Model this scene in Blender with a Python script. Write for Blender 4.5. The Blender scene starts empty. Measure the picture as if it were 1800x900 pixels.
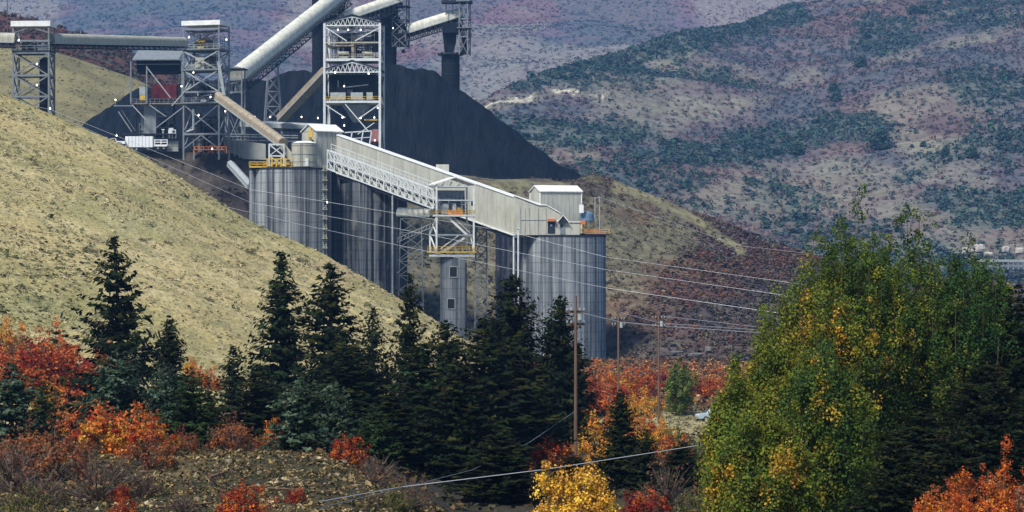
import bpy, math, random
import numpy as np
from mathutils import Vector
from mathutils.bvhtree import BVHTree
R = math.radians
F = 4286.0                                   # focal length in photo pixels (photo is 1800 x 900)
sc = bpy.context.scene
C = sc.collection

# ------------------------------------------------------------------ camera
cam = bpy.data.cameras.new('camera'); co = bpy.data.objects.new('camera', cam); C.objects.link(co)
cam.sensor_width = 36.0; cam.lens = 36.0 * F / 1800.0
cam.clip_start = 1.0; cam.clip_end = 12000.0
co.location = (0, 0, 0); co.rotation_euler = (R(90), 0, 0)
sc.camera = co
# ------------------------------------------------------------------ world and sun
SUN_EL, SUN_AZ = R(52), R(215)
w = bpy.data.worlds.new('World'); sc.world = w; w.use_nodes = True
nt = w.node_tree; nt.nodes.clear()
sky = nt.nodes.new('ShaderNodeTexSky'); sky.sky_type = 'NISHITA'; sky.sun_disc = False
sky.sun_elevation = SUN_EL; sky.sun_rotation = SUN_AZ; sky.altitude = 1900; sky.dust_density = 2.0
bg = nt.nodes.new('ShaderNodeBackground'); bg.inputs['Strength'].default_value = 0.075
wo = nt.nodes.new('ShaderNodeOutputWorld')
nt.links.new(sky.outputs[0], bg.inputs['Color']); nt.links.new(bg.outputs[0], wo.inputs['Surface'])
sl = bpy.data.lights.new('sun', 'SUN'); sl.energy = 2.6; sl.angle = R(12); sl.color = (1.0, 0.95, 0.86)
so = bpy.data.objects.new('sun', sl); C.objects.link(so)
sdir = Vector((math.sin(SUN_AZ) * math.cos(SUN_EL), math.cos(SUN_AZ) * math.cos(SUN_EL), math.sin(SUN_EL)))
so.rotation_euler = sdir.to_track_quat('Z', 'Y').to_euler(); so.location = (-300, -300, 500)
sc.view_settings.view_transform = 'Standard'; sc.view_settings.look = 'None'
sc.view_settings.exposure = 1.28; sc.view_settings.gamma = 1.0
sc.cycles.use_denoising = True; sc.cycles.max_bounces = 5; sc.cycles.diffuse_bounces = 2
sc.cycles.transparent_max_bounces = 4; sc.cycles.volume_bounces = 0
HAZE = 0.00014

# ------------------------------------------------------------------ small maths
def P(px, py, D): return Vector(((px - 900) * D / F, D, (450 - py) * D / F))
def X(px, D): return (px - 900) * D / F
def Z(py, D): return (450 - py) * D / F
def sm01(x, a, b):
    t = np.clip((x - a) / (b - a), 0, 1); return t * t * (3 - 2 * t)
_rs = np.random.RandomState(7); _lat = _rs.rand(256, 256)
def vnoise(x, y):
    xi = np.floor(x).astype(int); yi = np.floor(y).astype(int); fx = x - xi; fy = y - yi
    fx = fx * fx * (3 - 2 * fx); fy = fy * fy * (3 - 2 * fy)
    a = _lat[xi % 256, yi % 256]; b = _lat[(xi + 1) % 256, yi % 256]
    c = _lat[xi % 256, (yi + 1) % 256]; d = _lat[(xi + 1) % 256, (yi + 1) % 256]
    return (a * (1 - fx) + b * fx) * (1 - fy) + (c * (1 - fx) + d * fx) * fy
def fbm(x, y, s, o=4, seed=0):
    x = np.asarray(x) / s + seed * 17.3; y = np.asarray(y) / s + seed * 9.1
    v = 0; a = 0.5; n = 0
    for k in range(o): v = v + a * vnoise(x * 2 ** k + 31 * k, y * 2 ** k + 11 * k); n += a; a *= 0.5
    return v / n
def mixc(a, b, f):
    f = np.asarray(f)[..., None]; return np.asarray(a) * (1 - f) + np.asarray(b) * f
def polydist(px, py, pts):
    best = np.full(np.shape(px), 1e9)
    for (ax, ay), (bx, by) in zip(pts[:-1], pts[1:]):
        dx, dy = bx - ax, by - ay
        t = np.clip(((px - ax) * dx + (py - ay) * dy) / (dx * dx + dy * dy), 0, 1)
        best = np.minimum(best, np.hypot(px - ax - t * dx, py - ay - t * dy))
    return best
def blob(px, py, cx, cy, rx, ry):            # soft elliptical region 1 inside .. 0 outside
    return 1 - sm01(np.hypot((px - cx) / rx, (py - cy) / ry), 0.65, 1.1)

# ------------------------------------------------------------------ materials
MATS = {}
def mat(name, col=(.5, .5, .5), rough=.75, metal=0., noise=0., nscale=1., stretch=(1, 1, 1), attr=False, bump=0.,
        bscale=2., trans=0., dark=None, emit=None, thresh=None, spec=None):
    spec = (.04 if attr else .2) if spec is None else spec
    if name in MATS: return MATS[name]
    m = bpy.data.materials.new(name); m.use_nodes = True; t = m.node_tree; b = t.nodes['Principled BSDF']
    b.inputs['Roughness'].default_value = rough; b.inputs['Metallic'].default_value = metal
    b.inputs['Specular IOR Level'].default_value = spec
    L = t.links.new
    if attr:
        a = t.nodes.new('ShaderNodeAttribute'); a.attribute_name = 'Col'; src = a.outputs['Color']
    else:
        a = t.nodes.new('ShaderNodeRGB'); a.outputs[0].default_value = (*col, 1); src = a.outputs[0]
    tc = t.nodes.new('ShaderNodeTexCoord'); mp = t.nodes.new('ShaderNodeMapping'); mp.inputs['Scale'].default_value = stretch
    L(tc.outputs['Object'], mp.inputs['Vector'])
    if noise > 0:
        n = t.nodes.new('ShaderNodeTexNoise'); n.inputs['Scale'].default_value = nscale; n.inputs['Detail'].default_value = 6
        n.inputs['Roughness'].default_value = .62
        L(mp.outputs[0], n.inputs['Vector'])
        r = t.nodes.new('ShaderNodeMapRange')
        lo, hi = thresh or (.25, .75)
        r.inputs['From Min'].default_value = lo; r.inputs['From Max'].default_value = hi
        L(n.outputs[0], r.inputs['Value'])
        if dark is not None:
            r.inputs['To Min'].default_value = 0; r.inputs['To Max'].default_value = noise
            mx = t.nodes.new('ShaderNodeMix'); mx.data_type = 'RGBA'; L(r.outputs[0], mx.inputs[0])
            L(src, mx.inputs[6]); mx.inputs[7].default_value = (*dark, 1); src = mx.outputs[2]
        else:
            r.inputs['To Min'].default_value = 1 - noise; r.inputs['To Max'].default_value = 1 + noise
            mx = t.nodes.new('ShaderNodeMix'); mx.data_type = 'RGBA'; mx.blend_type = 'MULTIPLY'; mx.inputs[0].default_value = 1
            L(src, mx.inputs[6]); L(r.outputs[0], mx.inputs[7]); src = mx.outputs[2]
    L(src, b.inputs['Base Color'])
    if bump > 0:
        n2 = t.nodes.new('ShaderNodeTexNoise'); n2.inputs['Scale'].default_value = bscale; n2.inputs['Detail'].default_value = 6
        L(mp.outputs[0], n2.inputs['Vector'])
        bp = t.nodes.new('ShaderNodeBump'); bp.inputs['Distance'].default_value = bump; bp.inputs['Strength'].default_value = 1
        L(n2.outputs[0], bp.inputs['Height']); L(bp.outputs[0], b.inputs['Normal'])
    if trans > 0:
        out = t.nodes['Material Output']; tr = t.nodes.new('ShaderNodeBsdfTranslucent'); L(src, tr.inputs['Color'])
        ms = t.nodes.new('ShaderNodeMixShader'); ms.inputs[0].default_value = trans
        L(b.outputs[0], ms.inputs[1]); L(tr.outputs[0], ms.inputs[2]); L(ms.outputs[0], out.inputs['Surface'])
    if emit:
        b.inputs['Emission Color'].default_value = (*emit[:3], 1); b.inputs['Emission Strength'].default_value = emit[3]
    MATS[name] = m; return m

M_leaf = mat('foliage', attr=True, rough=.7, trans=.3)
M_needle = mat('conifer needles', attr=True, rough=.8, trans=.08)
M_bark = mat('bark', (.09, .065, .045), .9, noise=.5, nscale=3, stretch=(1, 1, .2), bump=.03)
M_twig = mat('twigs', (.10, .075, .06), .9, noise=.4, nscale=2)
M_grass = mat('dry grass hillside', attr=True, rough=.95, noise=.42, nscale=1.1, stretch=(1, 1, 2), bump=.35, bscale=1.3)
M_ground = mat('soil and litter', attr=True, rough=.95, noise=.5, nscale=1.6, bump=.15, bscale=3)
M_scrubland = mat('scrub hillside', attr=True, rough=.95, noise=.5, nscale=.3, bump=1.2, bscale=.35)
M_far = mat('distant scrubland', attr=True, rough=1, noise=.45, nscale=.12, bump=2.5, bscale=.1)
M_coal = mat('coal', (.008, .011, .017), .9, spec=.02, noise=.6, nscale=.12, stretch=(3.0, .5, .5), bump=.5, bscale=.6)
def coal_streaks():
    t = M_coal.node_tree; L = t.links.new; bs = t.nodes['Principled BSDF']; src = bs.inputs['Base Color'].links[0].from_socket; tc = t.nodes.new('ShaderNodeTexCoord')
    for (sx, sy, lo, hi, f, col) in ((.55, .05, .52, .72, .5, (.016, .019, .026)), (.12, .12, .5, .7, .5, (.016, .018, .024)), (1.6, .12, .55, .7, .7, (.003, .004, .006))):
        mp = t.nodes.new('ShaderNodeMapping'); mp.inputs['Scale'].default_value = (sx, sy, sy); mp.inputs['Rotation'].default_value = (0, 0, .25)
        n = t.nodes.new('ShaderNodeTexNoise'); n.inputs['Scale'].default_value = 1; n.inputs['Detail'].default_value = 6
        r = t.nodes.new('ShaderNodeMapRange'); r.inputs['From Min'].default_value = lo; r.inputs['From Max'].default_value = hi; r.inputs['To Max'].default_value = f
        mx = t.nodes.new('ShaderNodeMix'); mx.data_type = 'RGBA'; mx.inputs[7].default_value = (*col, 1)
        L(tc.outputs['Object'], mp.inputs['Vector']); L(mp.outputs[0], n.inputs['Vector']); L(n.outputs[0], r.inputs['Value']); L(r.outputs[0], mx.inputs[0]); L(src, mx.inputs[6]); src = mx.outputs[2]
    L(src, bs.inputs['Base Color'])
coal_streaks()
M_brush = mat('brush leaves', attr=True, rough=.9, trans=.15)
M_rock = mat('rubble rock', attr=True, rough=.9, noise=.35, nscale=6, bump=.03, bscale=9)
M_cream = mat('cream cladding', (.44, .44, .37), .75, noise=.7, nscale=.5, stretch=(2.2, 2.2, .35), dark=(.25, .24, .20), thresh=(.40, .72))
M_creamd = mat('weathered cream cladding', (.36, .35, .28), .7, noise=.3, nscale=.6, stretch=(2, 2, .5))
M_roof = mat('pale roofing sheet', (.68, .68, .65), .6, noise=.2, nscale=.8)
M_cover = mat('pale half round cover', (.57, .56, .47), .7, noise=.35, nscale=.7)
M_tan = mat('tan belt cover', (.30, .25, .18), .8, noise=.35, nscale=.8)
M_white = mat('white painted steel', (.55, .58, .57), .6, noise=.2, nscale=1.5)
M_steel = mat('grey galvanised steel', (.17, .19, .205), .6, noise=.3, nscale=1.2)
M_palest = mat('pale galvanised steel', (.30, .33, .33), .6, noise=.3, nscale=1.2)
M_darkst = mat('dark steel', (.026, .031, .042), .8, spec=.08, noise=.5, nscale=1)  # dark base colour for trusses, frames and roofs
M_black = mat('black machinery', (.012, .015, .022), .8, spec=.05, noise=.5, nscale=1)  # near-black base colour for machinery, belts and tubes
M_yellow = mat('yellow safety paint', (.55, .36, .05), .6, noise=.35, nscale=2)
M_red = mat('dull red machine paint', (.09, .014, .02), .8, noise=.7, nscale=1)
M_orange = mat('orange paint', (.55, .17, .04), .6, noise=.2)
M_blue = mat('faded blue tarpaulin', (.10, .17, .25), .8, noise=.25, nscale=2)
M_lamp = mat('lit lamp glass', (1, 1, 1), emit=(1, .86, .68, 2.2))
def silo_mat(name, a, b, amt, th):
    m = mat(name, a, .85, noise=amt, nscale=1.0, stretch=(.95, .95, .010), dark=b, thresh=th, bump=.03, bscale=.5, spec=.08)
    t = m.node_tree; L = t.links.new; bs = t.nodes['Principled BSDF']; src = bs.inputs['Base Color'].links[0].from_socket
    tc = t.nodes.new('ShaderNodeTexCoord')
    for (sx, sz, lo, hi, f, col) in ((3.2, .02, .55, .75, .65, (.33, .36, .38)), (2.3, .035, .52, .66, .7, b), (.28, .05, .5, .66, .6, b), (.5, .25, .55, .7, .35, (.24, .23, .20))):
        mp = t.nodes.new('ShaderNodeMapping'); mp.inputs['Scale'].default_value = (sx, sx, sz); mp.inputs['Location'].default_value = (sx * 3, 1, sz)
        n = t.nodes.new('ShaderNodeTexNoise'); n.inputs['Scale'].default_value = 1; n.inputs['Detail'].default_value = 4
        r = t.nodes.new('ShaderNodeMapRange'); r.inputs['From Min'].default_value = lo; r.inputs['From Max'].default_value = hi; r.inputs['To Max'].default_value = f
        mx = t.nodes.new('ShaderNodeMix'); mx.data_type = 'RGBA'; mx.inputs[7].default_value = (*col, 1)
        L(tc.outputs['Object'], mp.inputs['Vector']); L(mp.outputs[0], n.inputs['Vector']); L(n.outputs[0], r.inputs['Value']); L(r.outputs[0], mx.inputs[0]); L(src, mx.inputs[6]); src = mx.outputs[2]
    wv = t.nodes.new('ShaderNodeTexWave'); wv.bands_direction = 'Z'; wv.inputs['Scale'].default_value = .13; wv.inputs['Distortion'].default_value = .3
    r = t.nodes.new('ShaderNodeMapRange'); r.inputs['From Min'].default_value = .93; r.inputs['From Max'].default_value = 1; r.inputs['To Max'].default_value = .35
    mx = t.nodes.new('ShaderNodeMix'); mx.data_type = 'RGBA'; mx.inputs[7].default_value = (*b, 1)
    L(tc.outputs['Object'], wv.inputs['Vector']); L(wv.outputs[1], r.inputs['Value']); L(r.outputs[0], mx.inputs[0]); L(src, mx.inputs[6]); src = mx.outputs[2]
    L(src, bs.inputs['Base Color']); return m
M_silo1 = silo_mat('streaked grey concrete', (.36, .38, .385), (.035, .043, .055), .97, (.42, .60))
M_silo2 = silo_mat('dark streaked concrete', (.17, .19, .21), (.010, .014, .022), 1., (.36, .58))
M_silo3 = silo_mat('streaked blue grey concrete', (.32, .345, .36), (.035, .046, .06), .97, (.42, .62))
M_silo4 = silo_mat('shade darkened concrete', (.04, .05, .075), (.010, .012, .025), 1., (.30, .60))  # tones darkened to stand for the shade behind the right silo
M_pier = silo_mat('stained pier concrete', (.20, .225, .24), (.04, .05, .06), .95, (.38, .62))
M_conc = mat('weathered concrete', (.20, .22, .23), .9, noise=.45, nscale=.5, stretch=(1, 1, .3), bump=.05)
M_wallc = mat('pale concrete wall', (.30, .31, .29), .9, noise=.25, nscale=.3)
M_glass = mat('dark opening', (.01, .012, .015), .3)
M_wood = mat('weathered pole wood', (.13, .08, .055), .9, noise=.4, nscale=2, stretch=(3, 3, .2))
M_wire = mat('bright aluminium wire', (.5, .52, .54), .45, metal=.3)
M_car = mat('white car paint', (.75, .77, .78), .3)
M_carb = mat('blue grey car paint', (.35, .42, .46), .3)
M_tyre = mat('tyre rubber', (.02, .02, .02), .9)
M_chrome = mat('grey wheel rim', (.4, .4, .4), .4, metal=.6)

# ------------------------------------------------------------------ mesh helpers
def origin(o):
    v = Vector((0, 0, 0))
    while o is not None: v = v + o.location; o = o.parent
    return v
def tag(o, label=None, cat=None, group=None, kind=None):
    if label: o['label'] = label
    if cat: o['category'] = cat
    if group: o['group'] = group
    if kind: o['kind'] = kind
    return o
def thing(name, label, cat, loc, group=None):
    o = bpy.data.objects.new(name, None); C.objects.link(o); o.location = loc; o.empty_display_size = .5
    return tag(o, label, cat, group)
class MB:
    def __init__(s): s.v = []; s.f = []; s.s = []
    def add(s, vs, fs, smooth=False):
        b = len(s.v); s.v += [tuple(v) for v in vs]
        for f in fs: s.f.append([b + i for i in f]); s.s.append(smooth)
        return s
    def box(s, c, d, rz=0.):
        cx, cy, cz = c; a, b, h = d[0] / 2, d[1] / 2, d[2] / 2; ca, sa = math.cos(rz), math.sin(rz)
        vs = [(cx + x * ca - y * sa, cy + x * sa + y * ca, cz + z) for z in (-h, h) for x, y in ((-a, -b), (a, -b), (a, b), (-a, b))]
        return s.add(vs, [(3, 2, 1, 0), (4, 5, 6, 7), (0, 1, 5, 4), (1, 2, 6, 5), (2, 3, 7, 6), (3, 0, 4, 7)])
    def bar(s, p, q, w=.2, h=None):
        p = Vector(p); q = Vector(q); h = h or w; d = (q - p)
        if d.length < 1e-5: return s
        d.normalize(); up = Vector((0, 0, 1)) if abs(d.z) < .95 else Vector((0, 1, 0))
        a = d.cross(up).normalized() * (w / 2); b = a.cross(d).normalized() * (h / 2)
        vs = [p - a - b, p + a - b, p + a + b, p - a + b, q - a - b, q + a - b, q + a + b, q - a + b]
        return s.add(vs, [(0, 1, 2, 3), (7, 6, 5, 4), (4, 5, 1, 0), (5, 6, 2, 1), (6, 7, 3, 2), (7, 4, 0, 3)])
    def cyl(s, p, q, r0, r1=None, n=12, caps=True):
        p = Vector(p); q = Vector(q); r1 = r0 if r1 is None else r1; d = (q - p).normalized()
        up = Vector((0, 0, 1)) if abs(d.z) < .95 else Vector((0, 1, 0)); a = d.cross(up).normalized(); b = a.cross(d).normalized()
        vs = []
        for c, r in ((p, r0), (q, r1)):
            for k in range(n):
                t = 2 * math.pi * k / n; vs.append(c + a * (r * math.cos(t)) + b * (r * math.sin(t)))
        s.add(vs, [(k, (k + 1) % n, n + (k + 1) % n, n + k) for k in range(n)], n > 6)
        if caps: s.add(vs[:n], [tuple(range(n))[::-1]]); s.add(vs[n:], [tuple(range(n))])
        return s
    def extr(s, prof, p, q, side, up, smooth=False):     # profile (u,v) along side/up swept from p to q
        p = Vector(p); q = Vector(q); n = len(prof)
        vs = [c + side * u + up * v for c in (p, q) for u, v in prof]
        s.add(vs, [(k, (k + 1) % n, n + (k + 1) % n, n + k) for k in range(n)], smooth)
        s.add(vs[:n], [tuple(range(n))[::-1]]); s.add(vs[n:], [tuple(range(n))]); return s
    def build(s, name, m, parent=None, kind=None):
        me = bpy.data.meshes.new(name); og = origin(parent)
        if parent is None and s.v and kind is None:
            xs = np.array(s.v); og = Vector((xs[:, 0].mean(), xs[:, 1].mean(), xs[:, 2].min()))
        me.from_pydata([(v[0] - og.x, v[1] - og.y, v[2] - og.z) for v in s.v], [], s.f)
        me.polygons.foreach_set('use_smooth', s.s); me.materials.append(m); me.update()
        o = bpy.data.objects.new(name, me); C.objects.link(o); o.parent = parent
        if parent is None and kind is None: o.location = og
        if kind: o['kind'] = kind
        return o
def npmesh(name, V, k, col, m, parent=None, smooth=False):   # V (N,k,3) loose polygons with k corners, colour per polygon
    N = len(V); me = bpy.data.meshes.new(name)
    me.vertices.add(N * k); me.vertices.foreach_set('co', V.reshape(-1).astype(np.float32))
    me.loops.add(N * k); me.loops.foreach_set('vertex_index', np.arange(N * k, dtype=np.int32))
    me.polygons.add(N); me.polygons.foreach_set('loop_start', np.arange(0, N * k, k, dtype=np.int32))
    me.polygons.foreach_set('loop_total', np.full(N, k, dtype=np.int32))
    me.update(calc_edges=True); setcol(me, np.repeat(col, k, axis=0)); me.materials.append(m)
    o = bpy.data.objects.new(name, me); C.objects.link(o); o.parent = parent; return o
def setcol(me, c):
    a = me.color_attributes.new('Col', 'FLOAT_COLOR', 'POINT'); n = len(c)
    a.data.foreach_set('color', np.concatenate([np.clip(c, 0, 1), np.ones((n, 1))], 1).astype(np.float32).reshape(-1))
def unit(v): return v / np.maximum(np.linalg.norm(v, axis=-1, keepdims=True), 1e-9)
def quads(cen, nor, size, rng, aspect=1.6):
    N = len(cen); nor = unit(nor); t = unit(np.cross(nor, unit(rng.normal(size=(N, 3))))); b = np.cross(nor, t)
    L = (np.asarray(size) * .5)[:, None]; t = t * L * aspect ** .5; b = b * L / aspect ** .5
    return np.stack([cen - t, cen - b, cen + t, cen + b], 1)      # a small diamond, like a leaf
def clumps(cen, rad, col, per, rng, flat=.75, leaf=.75, cj=.18, up=.3):
    """leafy clumps: `per` leaf faces around each centre"""
    N = len(cen); d = unit(rng.normal(size=(N, per, 3))); d[..., 2] = np.where(d[..., 2] < -.3, -d[..., 2], d[..., 2])
    rr = rng.uniform(.45, 1, (N, per, 1)); pos = cen[:, None] + d * rr * rad[:, None, None] * np.array([1, 1, flat])
    nor = d + rng.normal(size=d.shape) * .45 + np.array([0, 0, up])
    size = rad[:, None] * leaf * rng.uniform(.6, 1.3, (N, per))
    c = col[:, None] * (1 + rng.normal(size=(N, per, 1)) * cj)
    return quads(pos.reshape(-1, 3), nor.reshape(-1, 3), size.reshape(-1), rng), c.reshape(-1, 3)

# ------------------------------------------------------------------ terrain
TREES = {}
class Sheet:
    def __init__(s, name, rails, px0, px1, nc, nr, amp, nscale, colfn, m, smooth=4, seed=1, z_mode=False, extra=None, fade=None):
        pxs = np.linspace(px0, px1, nc); Ds = []; Zs = []
        for r in rails:
            a = np.array(r, float); d = np.interp(pxs, a[:, 0], a[:, 1]); y = np.interp(pxs, a[:, 0], a[:, 2])
            Ds.append(d); Zs.append((450 - y) * d / F)
        Ds = np.array(Ds); Zs = np.array(Zs); T = np.linspace(0, len(rails) - 1, nr)
        k = np.minimum(T.astype(int), len(rails) - 2); f = (T - k)[:, None]
        D = Ds[k] * (1 - f) + Ds[k + 1] * f; z = Zs[k] * (1 - f) + Zs[k + 1] * f
        for _ in range(smooth):
            z[1:-1] = (z[:-2] + 2 * z[1:-1] + z[2:]) / 4; z[:, 1:-1] = (z[:, :-2] + 2 * z[:, 1:-1] + z[:, 2:]) / 4
        x = (pxs[None] - 900) * D / F
        nz = fbm(x, D, nscale, 5, seed) - .5
        env = 1 if fade is None else np.interp(T, range(len(rails)), fade)[:, None]
        z = z + amp * 2 * nz * env
        if extra: z = z + extra(x, D, np.broadcast_to(pxs, x.shape), T[:, None])
        s.x, s.y, s.z = x, D, z; s.px = np.broadcast_to(pxs, x.shape); s.py = 450 - z * F / D
        V = np.stack([x, D, z], -1).reshape(-1, 3)
        i = np.arange(nr - 1)[:, None] * nc + np.arange(nc - 1)[None]
        Fs = np.stack([i, i + 1, i + nc + 1, i + nc], -1).reshape(-1, 4)
        me = bpy.data.meshes.new(name); me.vertices.add(len(V)); me.vertices.foreach_set('co', V.reshape(-1).astype(np.float32))
        n = len(Fs); me.loops.add(n * 4); me.loops.foreach_set('vertex_index', Fs.reshape(-1).astype(np.int32))
        me.polygons.add(n); me.polygons.foreach_set('loop_start', np.arange(0, n * 4, 4, dtype=np.int32))
        me.polygons.foreach_set('loop_total', np.full(n, 4, dtype=np.int32)); me.polygons.foreach_set('use_smooth', np.ones(n, bool))
        me.update(calc_edges=True)
        if colfn is not None: setcol(me, colfn(s.px, s.py, x, D).reshape(-1, 3))
        me.materials.append(m); o = bpy.data.objects.new(name, me); C.objects.link(o); s.o = o; s.nr, s.nc = nr, nc
        s.bvh = BVHTree.FromPolygons([Vector(v) for v in V], [tuple(q) for q in Fs.tolist()])
        TREES[name] = s
    def sample(s, N, rng, ymin=0, ymax=1e9, x0=-1e9, x1=1e9):
        a = np.stack([s.x, s.y, s.z], -1); du = a[:-1, 1:] - a[:-1, :-1]; dv = a[1:, :-1] - a[:-1, :-1]
        ar = np.linalg.norm(np.cross(du, dv), axis=-1)
        ar = (ar * ((s.y[:-1, :-1] >= ymin) & (s.y[:-1, :-1] <= ymax) & (s.px[:-1, :-1] >= x0) & (s.px[:-1, :-1] <= x1))).reshape(-1); ar = ar / ar.sum()
        k = rng.choice(len(ar), N, p=ar); i, j = k // (s.nc - 1), k % (s.nc - 1); u, v = rng.rand(N, 1), rng.rand(N, 1)
        p = a[i, j] * (1 - u) * (1 - v) + a[i, j + 1] * u * (1 - v) + a[i + 1, j] * (1 - u) * v + a[i + 1, j + 1] * u * v
        return p, 900 + p[:, 0] * F / p[:, 1], 450 - p[:, 2] * F / p[:, 1]
def ground_z(x, y, names=None):
    best = None
    for n, s in TREES.items():
        if names and n not in names: continue
        h = s.bvh.ray_cast(Vector((x, y, 900)), Vector((0, 0, -1)))[0]
        if h is not None and (best is None or h.z > best): best = h.z
    return -20.0 if best is None else best

# valley floor with the rubble bank in front
def col_valley(px, py, x, y):
    n = fbm(x, y, 3, 5, 3); n2 = fbm(x, y, 14, 4, 4)
    c = mixc((.08, .058, .03), (.26, .19, .09), sm01(n, .42, .60))
    c = mixc(c, (.035, .035, .022), sm01(n2, .42, .58) * .9)
    c = mixc(c, (.30, .26, .13), blob(px, y, 1190, 275, 130, 75) * .9)
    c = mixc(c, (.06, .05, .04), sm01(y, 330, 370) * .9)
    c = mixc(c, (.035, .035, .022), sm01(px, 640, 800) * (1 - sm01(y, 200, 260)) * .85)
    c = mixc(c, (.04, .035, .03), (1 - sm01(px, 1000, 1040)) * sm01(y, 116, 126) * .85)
    return c
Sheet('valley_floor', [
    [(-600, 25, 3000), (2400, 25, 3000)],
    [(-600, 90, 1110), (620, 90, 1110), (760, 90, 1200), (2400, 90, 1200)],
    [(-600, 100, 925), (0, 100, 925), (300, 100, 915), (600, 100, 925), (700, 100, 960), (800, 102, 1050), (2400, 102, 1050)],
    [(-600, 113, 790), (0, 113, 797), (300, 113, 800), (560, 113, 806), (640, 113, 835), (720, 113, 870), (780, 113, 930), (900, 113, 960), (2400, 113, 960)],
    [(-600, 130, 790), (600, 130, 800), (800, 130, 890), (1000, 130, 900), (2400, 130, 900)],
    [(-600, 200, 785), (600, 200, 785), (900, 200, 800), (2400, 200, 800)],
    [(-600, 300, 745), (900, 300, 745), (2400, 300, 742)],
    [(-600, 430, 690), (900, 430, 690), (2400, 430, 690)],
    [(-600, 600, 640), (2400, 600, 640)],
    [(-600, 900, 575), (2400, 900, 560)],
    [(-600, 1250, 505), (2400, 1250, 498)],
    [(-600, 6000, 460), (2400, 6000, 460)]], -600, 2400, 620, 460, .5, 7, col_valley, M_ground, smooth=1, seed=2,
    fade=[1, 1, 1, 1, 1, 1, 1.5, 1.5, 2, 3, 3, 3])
# dry grass hill
def col_hill(px, py, x, y):
    n = fbm(x, y, 6, 5, 5); n2 = fbm(x * .6 + y * .4, y, 28, 4, 6); n3 = fbm(x, y, 2.2, 4, 8)
    c = mixc((.38, .31, .145), (.31, .265, .115), sm01(n2, .42, .62))
    c = mixc(c, (.45, .38, .20), sm01(n, .5, .72) * .6)
    c = mixc(c, (.15, .15, .075), sm01(n3, .52, .70) * .5)
    c = mixc(c, (.18, .20, .085), sm01(n2, .3, .6) * blob(px, py, 330, 380, 330, 45) * .35)
    c = mixc(c, (.17, .19, .07), blob(px, py, 60, 545, 160, 40) * .35)
    c = mixc(c, (.38, .27, .16), blob(px, py, 640, 470, 110, 22) * .5)
    return c
Sheet('grass_hillside', [
    [(-600, 236, 790), (0, 240, 780), (400, 262, 765), (830, 320, 735), (1000, 350, 722)],
    [(-600, 330, 430), (0, 330, 500), (400, 340, 610), (700, 365, 660), (830, 380, 665), (1000, 385, 705)],
    [(-600, 430, 110), (0, 430, 255), (200, 430, 325), (440, 425, 447), (570, 420, 505), (690, 415, 560), (820, 412, 618), (1000, 400, 700)],
    [(-600, 480, -90), (-200, 480, 88), (0, 480, 165), (100, 480, 205), (200, 478, 248), (300, 475, 300), (440, 468, 385), (570, 460, 446), (690, 450, 514), (820, 438, 592), (900, 425, 640), (1000, 415, 705)],
    [(-600, 505, -85), (0, 505, 178), (200, 505, 265), (440, 495, 405), (690, 480, 530), (820, 470, 610), (1000, 450, 710)],
    [(-600, 590, 500), (1000, 560, 700)]], -600, 1000, 620, 340, 1.3, 20, col_hill, M_grass, smooth=3, seed=5)
# mine bench and the scrub slope below it
STRIP = [(1085, 328), (1150, 350), (1220, 388), (1300, 440)]
def sl_red(px, py, x, y):
    qx = px + (fbm(x, y, 16, 4, 14) - .5) * 160; qy = py + (fbm(x, y, 14, 4, 15) - .5) * 80
    return np.maximum.reduce([blob(qx, qy, 1225, 490, 105, 50), blob(qx, qy, 1120, 560, 110, 45), blob(qx, qy, 1350, 455, 120, 26), blob(qx, qy, 1120, 372, 65, 16) * .8, blob(qx, qy, 1250, 590, 120, 26) * .5])
def col_slope(px, py, x, y):
    n = fbm(x, y, 9, 5, 11); n2 = fbm(x, y, 30, 4, 12)
    c = mixc((.085, .07, .055), (.145, .125, .08), sm01(n, .38, .62))
    c = mixc(c, (.14, .13, .08), blob(px, py, 1120, 410, 120, 85) * .75)
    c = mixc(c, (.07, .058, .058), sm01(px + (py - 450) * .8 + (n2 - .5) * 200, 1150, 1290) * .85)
    c = mixc(c, (.11, .06, .045), sl_red(px, py, x, y) * .5)
    c = mixc(c, (.14, .13, .085), blob(px, py, 790, 470, 100, 120) * .8)
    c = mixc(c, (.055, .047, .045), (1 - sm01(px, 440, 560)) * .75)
    c = mixc(c, (.21, .19, .10), (1 - sm01(polydist(px, py, STRIP) + (n - .5) * 26, 3, 14)) * .85 * sm01(n2, .25, .5))
    c = mixc(c, (.20, .19, .10), blob(px, py, 900, 325, 40, 18) * .6)
    return c
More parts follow.
